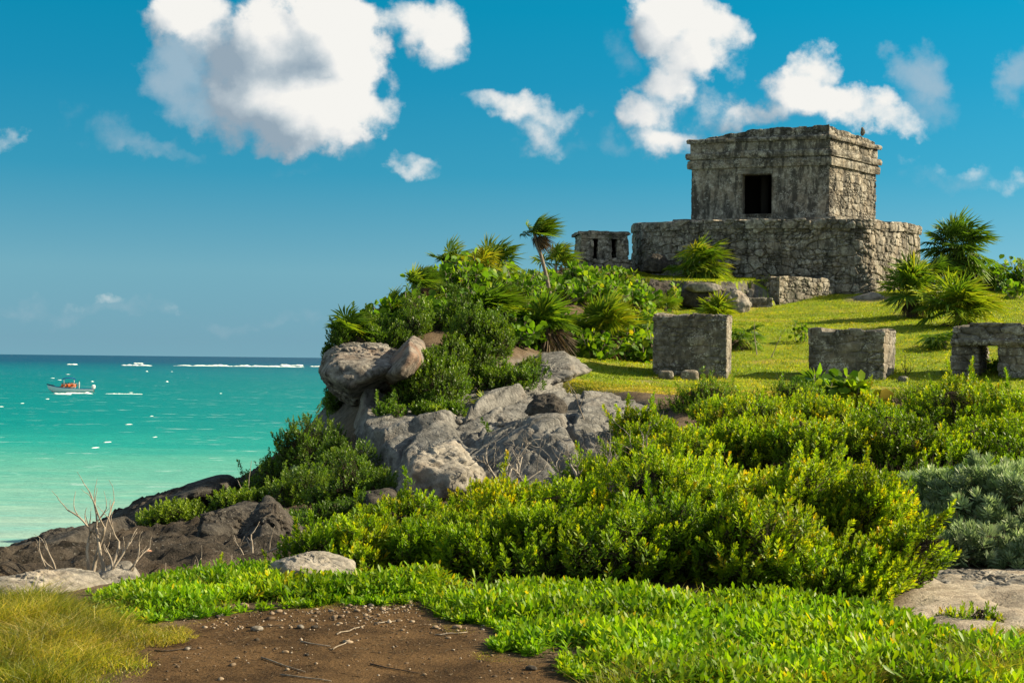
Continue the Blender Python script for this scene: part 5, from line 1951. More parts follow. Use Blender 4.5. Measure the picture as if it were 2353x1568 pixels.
gr(1320, 29.5, "broad leaved bush right of the wind blown palm's trunk", 233, 1.0, .8, .8, 38, tone0=.5)
gr(1080, 25.2, "leafy bush left of the broad skyline palm", 234, .9, .8, .85, 36, tone0=.5)
gr(1010, 23.6, "leafy bush on the skyline's left shoulder", 235, .9, .8, .85, 36, tone0=.5)
gr(2283, 20.75, "little bush growing behind the open shrine's doorway", 236, .3, .25, .42, 12, .06, tone0=.6, group="saplings")
sh(1130, 14.6, "small green tuft in a crack of the limestone's middle", 158, .14, .12, .14, tone0=.7, **{**kh, 'lobes': 4})
sh(1085, 16.6, "low tuft along the limestone's upper joint", 159, .2, .15, .14, tone0=.65, **{**kh, 'lobes': 4})
sh(1262, 16.2, "tiny green tuft sprouting from the dark jagged boulder", 156, .14, .12, .16, tone0=.7, **{**kh, 'lobes': 4})
sh(1006, 15.6, "yellow green tuft growing in a joint of the limestone face", 157, .17, .14, .20, tone0=.85, **{**kh, 'lobes': 4})
# lower left, in the shade of the promontory
LOW = "shaded shrubs of the lower shore"
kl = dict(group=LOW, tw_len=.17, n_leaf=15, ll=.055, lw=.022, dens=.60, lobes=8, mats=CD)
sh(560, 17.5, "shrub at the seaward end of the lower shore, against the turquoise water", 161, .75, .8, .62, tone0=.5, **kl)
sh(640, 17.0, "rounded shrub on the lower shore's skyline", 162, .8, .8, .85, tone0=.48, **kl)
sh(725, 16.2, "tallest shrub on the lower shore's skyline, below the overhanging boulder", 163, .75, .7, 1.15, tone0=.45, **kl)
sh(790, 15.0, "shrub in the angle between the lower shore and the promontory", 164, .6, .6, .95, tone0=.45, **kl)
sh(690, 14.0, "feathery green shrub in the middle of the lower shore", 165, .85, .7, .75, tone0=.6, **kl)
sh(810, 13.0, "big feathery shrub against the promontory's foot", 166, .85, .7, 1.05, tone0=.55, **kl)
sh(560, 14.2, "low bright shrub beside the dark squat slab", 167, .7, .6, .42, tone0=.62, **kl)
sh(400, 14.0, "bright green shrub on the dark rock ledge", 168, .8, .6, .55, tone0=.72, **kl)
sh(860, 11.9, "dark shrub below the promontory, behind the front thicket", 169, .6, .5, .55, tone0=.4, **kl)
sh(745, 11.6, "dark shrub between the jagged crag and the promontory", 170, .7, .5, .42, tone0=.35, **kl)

# small shoots in front of the thicket
SP = "upright green sprigs before the front thicket"
ks = dict(group=SP, tw_len=.13, n_leaf=18, ll=.036, lw=.013, dens=.8, lobes=5, gap=.05, up=1.6, tone0=.62)
sh(860, 7.15, "upright green sprigs behind the flat topped rock", 181, .32, .22, .20, **ks)
sh(940, 7.0, "sprigs left of the leafy shoot cluster, before the thicket's shaded base", 182, .22, .18, .16, **ks)
sh(1040, 6.9, "cluster of upright leafy shoots before the thicket's shaded base", 183, .26, .18, .18, **ks)
sh(560, 7.5, "green sprigs behind the fleshy ground cover, under the pale twigs", 184, .35, .2, .15, **ks)
sh(680, 7.45, "green sprigs between the pale twigs and the flat topped rock", 185, .3, .22, .22, **ks)
sh(1690, 6.5, "short rosetted shoots at the foot of the right half of the thicket", 186, .35, .22, .14, **ks)
sh(1850, 6.45, "rosetted shoots under the wind swept shrub", 187, .35, .22, .15, **ks)
sh(2000, 6.3, "yellow rosetted shoots beside the cracked rock slab", 188, .3, .2, .13, **ks)
sh(2250, 6.15, "low green cushion shrub standing on the pale rock slab", 189, .28, .2, .16, **{**ks, 'tone0': .55})

# silvery bush at the right
SIL = (M_SILVER, M_TWIG)
for (u, y, rx, ry, h, sd, lb) in [(2190, 8.6, .85, .6, .74, 191, "silvery green rosette bush leaning towards the front thicket"), (2330, 8.3, .8, .7, .95, 192, "tall silvery green rosette bush at the right edge"),
                                  (2270, 7.75, .55, .45, .45, 193, "low silvery green bush spilling onto the pale rock"), (2440, 7.8, .5, .5, .6, 194, "silvery green bush cut by the right edge of the picture"), (690, 14.9, .3, .3, .42, 195, "small silvery green bush among the shrubs of the lower shore")]:
    sh(u, y, lb, sd, rx, ry, h, mats=SIL, group="silvery rosette bushes", name="silver_bush", tw_len=.07, n_leaf=30, ll=.095, lw=.019, dens=.40, lobes=9, up=.5, gap=.04, tone0=.74, dead=60)

gr(1060, 23.5, "broad leaved bush on the skyline above the small leaning palm", 201, 1.0, .9, 1.0, 42)
gr(1150, 24.5, "largest broad leaved bush, in the middle of the headland's skyline", 202, 1.1, 1.0, 1.15, 48)
gr(1215, 26.5, "broad leaved bush at the foot of the wind blown palm", 203, .9, .8, .75, 40)
gr(1110, 21.5, "dark broad leaved bush with pale stems below the skyline bushes", 204, .9, .8, .85, 36, tone0=.38)
gr(1190, 22.5, "broad leaved bush with bare stems left of the wind blown palm's trunk", 205, .9, .8, .8, 30, tone0=.4, bare=.5)
gr(940, 20.8, "small broad leaved bush above the pointed reddish boulder", 206, .7, .7, .9, 34)
gr(890, 20.6, "broad leaved bush on the skyline over the overhanging boulder", 207, .7, .7, .95, 34)
sh(835, 19.6, "dense skyline shrub above the overhanging boulder's middle", 179, .7, .8, .95, tone0=.46, **kh)
sh(770, 18.9, "dark shrub hanging over the overhanging boulder's seaward edge", 180, .35, .6, .62, tone0=.38, **kh)
sh(960, 22.0, "shrub behind the small leaning palm", 151, .9, .8, 1.0, tone0=.46, **kh)
sh(1060, 20.0, "dense shrub left of the big wind swept palm", 152, .9, .8, .9, tone0=.5, **kh)
sh(1180, 28.0, "skyline shrub under the wind blown palm", 153, 1.1, .9, .8, tone0=.46, **kh)
gr(1400, 34.5, "broad leaved bush in front of the little shrine", 208, 1.0, .8, .70, 46, .10, tone0=.6)
gr(1350, 33.0, "broad leaved bush on the skyline left of the little shrine", 209, 1.0, .9, .65, 40, .10)
gr(1440, 33.2, "leafy bush overhanging the dark ledge", 210, .8, .6, .9, 26, .09, tone0=.6)
gr(1545, 33.0, "thin leafy sapling before the pale flat slab", 211, .35, .35, .85, 9, .085, tone0=.62, bare=.5)
gr(1340, 24.0, "broad leaved bush behind the palm thicket left of the tall altar", 212, .9, .7, 1.0, 40, tone0=.58)
gr(1430, 23.2, "bright broad leaved bush beside the tall altar", 213, .95, .7, 1.0, 46, tone0=.62)
gr(1470, 22.4, "low broad leaved bush touching the tall altar's left side", 214, .5, .5, .75, 26, tone0=.6)
gr(1310, 22.4, "broad leaved bush with a pale leaning stem in the palm thicket", 215, .8, .6, .85, 30, tone0=.5, bare=.4)
gr(1240, 20.8, "small broad leaved bush at the thicket's lower edge", 216, .5, .4, .4, 14, tone0=.5)
gr(1290, 27.0, "broad leaved bush right behind the wind blown palm's foot", 224, 1.0, .9, .85, 40, tone0=.48)
gr(1370, 27.5, "broad leaved bush on the slope below the little shrine", 225, 1.1, .9, .85, 44, tone0=.55)
gr(1440, 28.5, "broad leaved bush below the dark ledge", 226, 1.0, .8, .7, 36, tone0=.5)
gr(1250, 24.0, "dark broad leaved bush in the middle of the headland's slope", 227, .7, .6, .40, 26, tone0=.4)
gr(1490, 26.0, "broad leaved bush between the tall altar and the ledge", 228, .8, .7, .75, 30, tone0=.58)
gr(1010, 20.6, "broad leaved bush around the reddish rock face", 229, .6, .6, .6, 24, tone0=.42)
gr(1170, 20.4, "broad leaved bush under the big wind swept palm", 230, .7, .6, .55, 26, tone0=.42)
gr(2230, 37.5, "broad leaved hedge bush behind the tall palm", 217, 1.6, 1.2, 1.15, 60, .10, tone0=.42)
gr(2310, 36.0, "broad leaved hedge bush at the right edge of the hilltop", 218, 1.5, 1.2, 1.3, 60, .10, tone0=.50)
gr(2400, 35.0, "broad leaved hedge bush beyond the right edge of the hilltop", 219, 1.4, 1.2, 1.4, 50, .10, tone0=.45)
gr(2335, 33.0, "leggy leafy sapling at the right edge, before the hedge", 220, .5, .5, .75, 10, .09, tone0=.6, bare=.5)
gr(1905, 16.6, "bush with very large leaves in front of the low altar", 221, .75, .5, .62, 24, .115, tone0=.55, group="large leaved bush")
gr(1985, 16.4, "large pale leaves on a bent stem at the low altar's right corner", 222, .35, .3, .55, 7, .125, tone0=.8, group="large leaved bush")

for (u, v, y, sd, rx, ry, h, lb) in [(790, 797, 18.3, 251, .40, .45, .58, "shrub crowning the overhanging boulder's left shoulder"), (850, 796, 18.4, 252, .50, .45, .55, "shrub crowning the middle of the overhanging boulder"), (757, 832, 18.4, 253, .20, .35, .50, "shrub trailing down the overhanging boulder's seaward end"), (905, 806, 18.4, 254, .45, .4, .6, "shrub behind the reddish boulder, atop the overhanging one")]:
    area = rx * ry * 3.14 + 2.2 * (rx + ry) * h
    make_shrub("coastal_shrub", at(u, v, y), lb, "shrub", CD, sd, HILL, rx=rx, ry=ry, h=h, tw_len=.15, n_leaf=14, ll=.055, lw=.025, n_tw=int(230 * area), lobes=7, gap=.02, tone0=.47)

# ================================================================= palms
PA = "fan palms of the headland"
WD = (.55, .05, .05)


def pa(u, y, label, seed, **kw):
    return make_palm("fan_palm", kw.pop('loc', None) if 'loc' in kw else onground(u, y, .02), label, seed, group=kw.pop('group', PA), **kw)


pa(1270, 25.6, "wind blown palm with a tall leaning bare trunk, alone against the sky", 301, R=.46, n=20, pet=.24, trunk=2.12, lean=(-.50, 0), wind=(.6, 0, .15), el=(-5, 85), dead=9, trunk_r=.05, tone=.42, curve=.2)
pa(975, 21.0, "small leaning palm with a brown skirt, on the slope above the pointed boulder", 302, R=.42, n=16, pet=.24, trunk=.80, lean=(-.15, 0), wind=(.35, 0, .1), el=(10, 85), dead=12, trunk_r=.055, tone=.45, dead_drop=1.0)
pa(1600, 35.9, "lush round palm against the platform wall", 303, R=.85, n=34, pet=.75, trunk=.45, el=(-25, 85), dead=3, tone=.55, wind=(.12, 0, 0))
pa(2195, 35.5, "tall palm on a trunk standing right of the temple platform", 304, R=.92, n=46, pet=.80, trunk=1.62, el=(-50, 85), dead=12, trunk_r=.09, tone=.38, wind=(.15, 0, 0))
pa(2150, 34.5, "dark low palm tucked between the platform and the tall palm", 305, R=.6, n=16, pet=.5, trunk=.7, el=(-20, 80), dead=6, tone=.34)
pa(2100, 29.5, "stout palm on a short dark trunk, left of the two lawn palms", 306, R=.80, n=32, pet=.65, trunk=.75, el=(-45, 85), dead=5, trunk_r=.10, tone=.52)
pa(2200, 27.0, "bright spreading palm at the right of the two lawn palms", 307, R=.85, n=28, pet=.62, trunk=.42, el=(-15, 70), dead=4, trunk_r=.10, tone=.62, wind=(.15, 0, 0))
pa(2170, 23.8, "dark drooping palm seedling beside the open shrine", 308, R=.55, n=12, pet=.35, trunk=.25, el=(-40, 50), dead=3, tone=.36)
pa(1648, 27.5, "yellow tipped palm seedling right behind the tall altar", 309, R=.55, n=18, pet=.32, trunk=.35, el=(15, 85), dead=2, tone=.68)
pa(1700, 24.8, "dark drooping palm fronds at the tall altar's right side", 310, R=.55, n=10, pet=.32, trunk=.35, el=(-45, 35), dead=3, tone=.40)
pa(1528, 30.5, "small yellow tipped palm before the ledge", 311, R=.45, n=11, pet=.28, trunk=.2, el=(10, 80), dead=1, tone=.65)
pa(1125, 20.8, "big wind swept palm at the left of the thicket, fronds raised", 312, R=.60, n=15, pet=.32, trunk=.45, el=(-10, 80), dead=5, tone=.45, wind=(.35, 0, .15))
pa(1255, 20.8, "wind swept palm with a brown skirt of dead fronds in the thicket", 314, R=.60, n=16, pet=.30, trunk=.55, el=(-5, 80), dead=14, tone=.42, wind=(.2, 0, .1), dead_drop=1.1)
pa(1385, 22.0, "large bright palm in the thicket left of the tall altar", 315, R=.66, n=20, pet=.42, trunk=.65, el=(5, 85), dead=5, tone=.60, wind=(.15, 0, .1))
pa(1460, 23.6, "yellow tipped palm between the bright palm and the tall altar", 317, R=.6, n=13, pet=.35, trunk=.45, el=(5, 80), dead=2, tone=.62)
pa(1275, 31.0, "pale tipped palm on the skyline right of the wind blown palm", 319, R=.6, n=14, pet=.45, trunk=.6, el=(5, 80), dead=2, tone=.55, wind=(.3, 0, 0))
pa(1130, 26.8, "broad palm crowning the headland's skyline", 320, R=.62, n=18, pet=.42, trunk=.75, el=(-5, 80), dead=5, tone=.48, wind=(.2, 0, .05))
pa(1030, 24.6, "palm on the skyline's left shoulder, dry tips up", 322, R=.55, n=16, pet=.32, trunk=.8, el=(0, 80), dead=6, tone=.45, wind=(.25, 0, .1))
pa(895, 20.8, "palm with a dry brown tip on the skyline left of the leaning palm", 324, R=.5, n=16, pet=.3, trunk=.5, el=(-5, 85), dead=5, tone=.50, wind=(.3, 0, .1))
pa(865, 20.2, "drooping palm below the dry tipped skyline palm", 325, R=.5, n=12, pet=.3, trunk=.3, el=(-25, 60), dead=5, tone=.45, wind=(.3, 0, .05))
pa(940, 21.3, "palm fronds close behind the small leaning palm", 326, R=.5, n=12, pet=.3, trunk=.45, el=(-10, 75), dead=3, tone=.48, wind=(.25, 0, .05))
pa(795, 18.9, "brown tipped palm on top of the overhanging boulder", 327, loc=at(805, 792, 18.3), R=.42, n=16, pet=.25, trunk=.25, el=(-20, 80), dead=10, tone=.42, wind=(.25, 0, .05))
pa(868, 18.6, "small yellow palm seedling between the two overhanging boulders", 328, R=.26, n=9, pet=.12, trunk=.12, el=(-10, 80), dead=2, tone=.85, n_leaf=16)
pa(1120, 17.3, "little bright palm seedling at the slope's foot above the limestone", 329, R=.28, n=9, pet=.14, trunk=.1, el=(5, 80), dead=2, tone=.72, n_leaf=16)
pa(1105, 24.0, "yellow palm in the middle of the skyline bushes", 330, R=.5, n=10, pet=.28, trunk=.75, el=(5, 70), dead=1, tone=.85)
pa(1890, 16.9, "grassy palm seedling among the large leaved bush", 331, R=.5, n=8, pet=.25, trunk=.1, el=(10, 70), dead=0, tone=.45)

# ================================================================= bare and dead branches
DW = M_DEADWOOD
make_bare("dead_bush", onground(215, 7.45), "bleached leafless bush at the left, standing on the pale rock", "dead bush", 401,
          [((.02, 0), (-.25, .1, 1), .36, .015), ((.10, .02), (.10, 0, 1), .42, .018), ((.12, -.02), (.45, .1, .8), .34, .016), ((-.12, .05), (-.6, .1, .35), .28, .014), ((.0, .06), (.05, .1, 1), .46, .017), ((.16, .02), (.7, .1, .5), .26, .012)],
          DW, 2, spread=.40, up=.35, kids=(2, 3), bend=.3)
TW = "pale dead twigs above the ground cover"
make_bare("dead_branch", onground(590, 8.3), "forked pale dead branch in front of the jagged crag", "dead branch", 402, [((0, 0), (.8, 0, .55), .30, .012), ((-.02, 0), (.1, 0, 1), .22, .010), ((-.08, 0), (-.2, 0, .8), .16, .007)], DW, 1, TW, spread=.5, up=.4)
make_bare("dead_branch", onground(500, 7.6), "crooked pale dead twigs left of the forked branch", "dead branch", 403, [((0, 0), (.4, 0, .8), .17, .010), ((-.1, 0), (-.3, 0, .8), .13, .008), ((.08, 0), (.9, 0, .5), .22, .007)], DW, 1, TW, spread=.6, up=.3)
make_bare("dead_branch", onground(455, 7.6), "single upright pale twig at the edge of the dark rock", "dead branch", 404, [((0, 0), (.1, 0, 1), .2, .006)], DW, 1, TW, spread=.4, up=.5)
make_bare("dead_branch", onground(385, 7.7), "short pale stump left of the upright twig", "dead branch", 405, [((0, 0), (.2, 0, 1), .12, .006)], DW, 0, TW)
tg = []
rg = np.random.RandomState(5)
for k in range(15):
    tg.append(((rg.uniform(-.85, .85), rg.uniform(-.35, .35)), (rg.uniform(-.8, .8), rg.uniform(-.3, .3), rg.uniform(.2, .9)), rg.uniform(.30, .55), rg.uniform(.012, .026)))
make_bare("dead_thicket", onrock(1300, 12.15) + np.array([0, 0, .05]), "tangle of grey dead branches between the limestone and the front thicket", "dead branches", 406, tg, mat_bark("grey_dead_wood", (.15, .13, .11), (.32, .29, .25)), 3, spread=.62, up=.22, bend=.4)
make_bare("bare_sapling", onground(1738, 24.0), "leafless forked sapling on the lawn right of the tall altar", "sapling", 407, [((0, 0), (.05, 0, 1), .55, .016)], M_PALETWIG, 2, spread=.35, up=.6, kids=(2, 2))
make_bare("bare_sapling", onground(1770, 23.6), "thin curved bare sapling beside the forked one on the lawn", "sapling", 408, [((0, 0), (.22, 0, 1), .62, .012)], M_PALETWIG, 1, spread=.35, up=.5, kids=(1, 2))
make_bare("bare_sapling", onground(2083, 20.5), "spreading bare sapling on the lawn right of the low altar", "sapling", 409, [((0, 0), (-.1, 0, 1), .28, .012), ((0, 0), (.5, 0, .8), .3, .008)], M_TWIG, 2, spread=.5, up=.4)
make_bare("dead_branch", onrock(1330, 14.2), "pale stick leaning on the limestone beside the whale backed slab", "dead branch", 410, [((.1, 0), (-.45, .1, .8), .42, .012)], DW, 1, spread=.3)
make_bare("dead_branch", onground(575, 15.0), "thin arched pale branch over the lower shore's shrubs", "dead branch", 411, [((-.1, -.2), (.15, 0, 1), .45, .012), ((-.1, -.2), (.9, 0, .85), .75, .009)], DW, 0, bend=.5)
gr(1838, 25.5, "slim green sapling with few leaves on the lawn", 223, .18, .18, .75, 4, .07, tone0=.6, bare=.6, group="saplings")

# the bank runs on beyond the right edge
for src, u, y, sc_, lb in ((125, 2560, 12.4, 1.0, "shrub of the bank just beyond the right edge"), (132, 2620, 11.2, 1.0, "shrub on the bank's lower side beyond the right edge"), (126, 2740, 12.8, 1.1, "farther shrub of the bank beyond the right edge"), (124, 2520, 10.0, .85, "shrub behind the silvery bush, beyond the right edge"), (123, 2680, 10.0, .9, "lowest shrub beyond the right edge")):
    o = [q for q in bpy.data.objects if q.get('group') == MID and q.parent is None][src % 7]
    copy_tree(o, onground(u, y, .04), src * 1.3, sc_, lb, MID)
# ================================================================= ground cover and grass


def fill(poly, n, rng, dens=None):
    lo, hi = poly.min(0), poly.max(0)
    out = []
    while len(out) < 1 or sum(len(o) for o in out) < n:
        p = rng.uniform(lo, hi, (n * 2, 2))
        k = sdist(poly, p[:, 0], p[:, 1]) + .16 * gnoise(np.stack([p[:, 0] * 3, p[:, 1] * 2, p[:, 0] * 0], 1), 77) + .12 * gnoise(np.stack([p[:, 0] * 11, p[:, 1] * 8, p[:, 0] * 0], 1), 78) > 0
        p = p[k]
        if dens is not None:
            p = p[rng.rand(len(p)) < dens(p)]
        out.append(p)
        if len(out) > 12:
            break
    return np.concatenate(out)[:n]


def clip_view(poly, far=12.0, pad=1.0):
    return poly


rng = np.random.RandomState(900)
# fleshy creeping plant: upright stems with spatula leaves
COVV = np.array([p for p in COVER])
st = fill(COVV, 21000, rng)
st = st[(st[:, 1] > 6.2) & (np.abs(st[:, 0]) < st[:, 1] * .42)]
P3 = np.stack([st[:, 0], st[:, 1], st[:, 0] * 0], 1)
keep = rng.rand(len(st)) < .50 + 1.3 * gnoise(P3 * 1.9, 12)
st, P3 = st[keep], P3[keep]
edge = np.clip(sdist(COVV, st[:, 0], st[:, 1]) / .25, .25, 1)
hgt = (.05 + .12 * np.clip(gnoise(P3 * 1.3, 14) + .4, 0, 1.2)) * edge * rng.uniform(.7, 1.25, len(st))
z = height(st[:, 0], st[:, 1])
nl = 12
T = (np.arange(nl) + .6) / nl
ax = unit(np.stack([rng.normal(.12, .5, len(st)), rng.normal(-.05, .5, len(st)), np.ones(len(st))], 1))
base = np.stack([st[:, 0], st[:, 1], z], 1)
B = base[:, None] + ax[:, None] * (hgt[:, None] * T[None])[..., None]
p1 = perp(ax, rng)
p2 = np.cross(ax, p1)
ang = np.arange(nl)[None] * 2.4 + rng.uniform(0, 6.28, (len(st), 1))
rv = np.cos(ang)[..., None] * p1[:, None] + np.sin(ang)[..., None] * p2[:, None]
el = np.radians(88 - 50 * T)[None, :, None]
D = ax[:, None] * np.cos(el) + rv * np.sin(el)
N = ax[:, None] * np.sin(el) - rv * np.cos(el)
LL = .052 * rng.uniform(.7, 1.3, (len(st), nl)) * (.6 + .4 * edge[:, None])
big = sstep(st[:, 1], 10.5, 8.0)
LL = LL * (1 + .25 * big[:, None])
tone = .48 + .22 * (T[None] - .5) + rng.normal(0, .12, (len(st), 1)) + rng.normal(0, .10, (len(st), nl)) + .38 * gnoise(P3 * 1.1, 31)[:, None]
mb = MB()
leaves6(mb, B.reshape(-1, 3), jitter_dirs(D.reshape(-1, 3), .15, rng), N.reshape(-1, 3), LL.ravel(), LL.ravel() * .30, fold=.18, bend=-.10, w1=.62, w2=1.0, tone=np.clip(tone.ravel(), 0, 1))
stuff(mb.build("ground_cover", M_COVER), "bright green fleshy ground cover around the bare dirt", "ground cover")

# long dry grass, left and right foreground


def grass_patch(name, label, poly, n, h0, h1, w, mat, lean=(.25, -.05), tone0=.55, ymin=6.0, tuft=True, side=.48, cat="grass"):
    rng = np.random.RandomState(n % 9973)
    p = fill(poly, n, rng)
    p = p[(p[:, 1] > ymin) & (np.abs(p[:, 0]) < p[:, 1] * side)]
    if name == "lawn_grass":
        p = p[rng.rand(len(p)) > .85 * bare(p[:, 0], p[:, 1])]
    P3 = np.stack([p[:, 0], p[:, 1], p[:, 0] * 0], 1)
    g = gnoise(P3 * 2.2, 21)
    if tuft:
        k = rng.rand(len(p)) < .55 + .8 * g
        p, P3, g = p[k], P3[k], g[k]
    e = np.clip(sdist(poly, p[:, 0], p[:, 1]) / .3, .3, 1)
    H = (h0 + (h1 - h0) * np.clip(.5 + g, 0, 1)) * rng.uniform(.5, 1.3, len(p)) * e
    ln = rng.normal(0, .75, (len(p), 2)) + np.array(lean)
    t = np.clip(tone0 + rng.normal(0, .25, len(p)) + .5 * gnoise(P3 * 1.4, 22) + .55 * gnoise(P3 * .35, 23), 0, 1)
    mb = MB()
    blades(mb, np.stack([p[:, 0], p[:, 1], height(p[:, 0], p[:, 1]) - .01], 1), H, ln, w, rng, tone=t)
    return stuff(mb.build(name, mat), label, cat)


grass_patch("dry_grass", "long yellow green grass at the lower left", GRASSL, 62000, .05, .25, .0052, M_GRASSL, tone0=.52)
grass_patch("tall_grass", "thin tall grass at the lower right", GRASSR, 22000, .06, .24, .0042, M_GRASSL, tone0=.42)
grass_patch("grass_patch", "low patch of grass on the right part of the dirt", plan([(1100, 1508), (1120, 1488), (1180, 1480), (1265, 1488), (1270, 1512), (1180, 1520)]), 3500, .02, .05, .0035, M_GRASSL, tone0=.42, tuft=False)
grass_patch("grass_tuft", "brownish grass tuft at the left edge of the dirt", plan([(285, 1440), (300, 1412), (340, 1405), (380, 1430), (455, 1465), (430, 1485), (330, 1480)]), 6500, .04, .12, .0028, M_GRASSL, tone0=.62, tuft=False)
grass_patch("grass_tuft", "reddish dry grass tuft where the dirt meets the right ground cover", plan([(1010, 1425), (1020, 1385), (1060, 1370), (1100, 1378), (1110, 1410), (1060, 1432)]), 3500, .05, .12, .0028, M_GRASSL, tone0=.78, tuft=False)
grass_patch("wild_grass", "thin dry grass stems growing through the ground cover", COVER, 5200, .08, .20, .0038, M_GRASSL, tone0=.62)
grass_patch("wild_grass", "thin grass fringing the edge of the bare dirt", plan([(430, 1405), (600, 1392), (760, 1386), (960, 1376), (1010, 1400), (1020, 1440), (1130, 1462), (1110, 1500), (1290, 1535), (1340, 1570), (1250, 1570), (1240, 1545), (1080, 1515), (1090, 1470), (980, 1445), (960, 1402), (760, 1402), (600, 1416), (450, 1432)]), 8000, .02, .08, .0034, M_GRASSL, tone0=.5)
# the lawn
grass_patch("lawn_grass", "short bright lawn sloping up to the temple platform", LAWN, 260000, .035, .075, .016, M_LAWN, tone0=.55, ymin=20, tuft=False, side=.44)
BROWN = np.array([(.3, 18.6), (1.2, 17.7), (2.4, 16.9), (5.0, 16.8), (5.2, 18.3), (2.6, 18.6), (1.0, 19.2)]) * np.array([1, K])  # browner blades along the lawn's lower edge
grass_patch("brown_grass", "brown grass in front of the tall altar", BROWN, 30000, .02, .05, .014, M_GRASSL, tone0=.85, ymin=20, tuft=False)
TERRI = TERR * 1.0
grass_patch("lawn_grass", "grass on the raised terrace below the platform wall", TERRI, 40000, .04, .09, .02, M_LAWN, tone0=.5, ymin=20, tuft=False)

for pl_, lb_ in ((b1, "taller grass round the foot of the tall altar"), (b2, "taller grass round the foot of the low altar"), (np.array([c0[0], c1[1], c1[2], c0[3]]), "taller grass round the foot of the open shrine"), (np.array(lw + lw_back), "taller grass along the foot of the retaining wall")):
    grass_patch("grass_tuft", lb_, grow(pl_, .28) if len(pl_) == 4 else pl_ + np.array([.05, -.35]), 2600, .08, .22, .012, M_LAWN, tone0=.45, ymin=20)

# leaf litter and fine twigs on the dirt
rng = np.random.RandomState(41)
lt = fill(plan([(960, 1384), (600, 1404), (420, 1427), (320, 1502), (290, 1568), (1330, 1568), (1290, 1532), (1100, 1502), (1130, 1457), (1000, 1402)]), 900, rng)
a_ = rng.uniform(0, 6.28, len(lt))
ln_ = rng.uniform(.008, .045, len(lt))[:, None]
A_l = np.stack([lt[:, 0], lt[:, 1], height(lt[:, 0], lt[:, 1]) + .003], 1)
B_l = A_l + np.stack([np.cos(a_), np.sin(a_), rng.uniform(0, .12, len(lt))], 1) * ln_
mb = MB()
prisms(mb, A_l, B_l, .0016, .001, tone=np.repeat(rng.rand(len(lt)), 6))
stuff(mb.build("leaf_litter", M_DEADFR), "fine dry twigs and litter strewn over the bare dirt", "litter")

# ================================================================= stones and sticks on the dirt
rng = np.random.RandomState(77)
gp_ = fill(plan([(960, 1382), (600, 1402), (420, 1425), (320, 1500), (290, 1568), (1330, 1568), (1290, 1530), (1100, 1500), (1130, 1455), (1000, 1400)]), 3600, rng)
P3 = np.stack([gp_[:, 0], gp_[:, 1], gp_[:, 0] * 0], 1)
pr = sstep(gp_[:, 1], 8.0, 9.4) * .9 + .12
gp_ = gp_[rng.rand(len(gp_)) < pr * np.clip(.7 + gnoise(P3 * 2, 3), .1, 1.3)]
iv, if_ = ico(1)
mb = MB()
for k in range(len(gp_)):
    r = .0045 * (1 + rng.exponential(.7)) * rng.uniform(.7, 1.3)
    v = iv * rng.uniform(.7, 1.3, 3) * r * (1 + .25 * rng.normal(0, 1, (len(iv), 1)))
    mb.add(v * np.array([1, 1, .65]) + np.array([gp_[k, 0], gp_[k, 1], hz(*gp_[k]) + r * .2]) if False else v * np.array([1, 1, .65]) + np.array([gp_[k, 0], gp_[k, 1], 0]), if_, tone=rng.rand())
allv = np.concatenate(mb.v)
hh_ = height(allv[:, 0], allv[:, 1])
cur = 0
for i_, v in enumerate(mb.v):
    v[:, 2] += hh_[cur:cur + len(v)].mean() + .002
    cur += len(v)
mt, nt, out = new_mat("dirt_gravel")
c = nt.cramp(nt.attr('tone'), [(0, (.045, .035, .025)), (.4, (.12, .085, .055)), (.75, (.26, .20, .14)), (1, (.40, .34, .27))])
principled(nt, out, c, .9, .15)
M_GRAVEL = mt
stuff(mb.build("gravel", M_GRAVEL), "small gravel scattered over the bare dirt", "gravel")

PEB = [(560, 1396, 24, "tan"), (517, 1392, 16, "tan"), (600, 1390, 14, "tan"), (690, 1444, 22, "grey"), (722, 1444, 18, "dark"), (500, 1418, 18, "dark"), (770, 1420, 18, "tan"), (852, 1392, 16, "grey"), (940, 1386, 20, "tan"), (980, 1384, 18, "grey"),
       (1000, 1446, 18, "tan"), (1050, 1446, 22, "tan"), (990, 1378, 22, "tan"), (655, 1503, 16, "tan"), (705, 1508, 14, "dark"), (590, 1452, 30, "grey"), (1110, 1442, 14, "grey"), (1160, 1465, 16, "tan"), (820, 1405, 18, "tan"), (640, 1408, 20, "tan"),
       (760, 1408, 14, "grey"), (880, 1402, 16, "tan"), (1220, 1540, 28, "dark"), (430, 1496, 18, "grey"), (545, 1515, 12, "tan"), (925, 1452, 12, "tan"), (1030, 1470, 13, "tan"), (660, 1542, 14, "tan"), (480, 1340, 24, "tan"), (975, 1556, 12, "tan"), (340, 1278, 18, "red")]
mt, nt, out = new_mat("tan_stone")
pos = geo_pos(nt)
principled(nt, out, nt.mix(nt.ramp01(nt.noise(pos, 60, 4, .6), .4, .65), (.15, .105, .065), (.31, .24, .165)), .9, .15)
MT = {"tan": mt}
for nm, a, b in (("grey", (.11, .095, .075), (.24, .215, .18)), ("dark", (.03, .026, .022), (.085, .07, .055)), ("red", (.30, .14, .09), (.42, .26, .18))):
    mt, nt, out = new_mat(nm + "_stone")
    pos = geo_pos(nt)
    principled(nt, out, nt.mix(nt.ramp01(nt.noise(pos, 60, 4, .6), .4, .65), a, b), .9, .15)
    MT[nm] = mt
PLAB = {"tan": "small tan stone lying on the bare dirt", "grey": "small grey stone lying on the bare dirt", "dark": "small dark stone lying on the bare dirt", "red": "lone reddish stone on the dark shore rock"}
iv, if_ = ico(3)
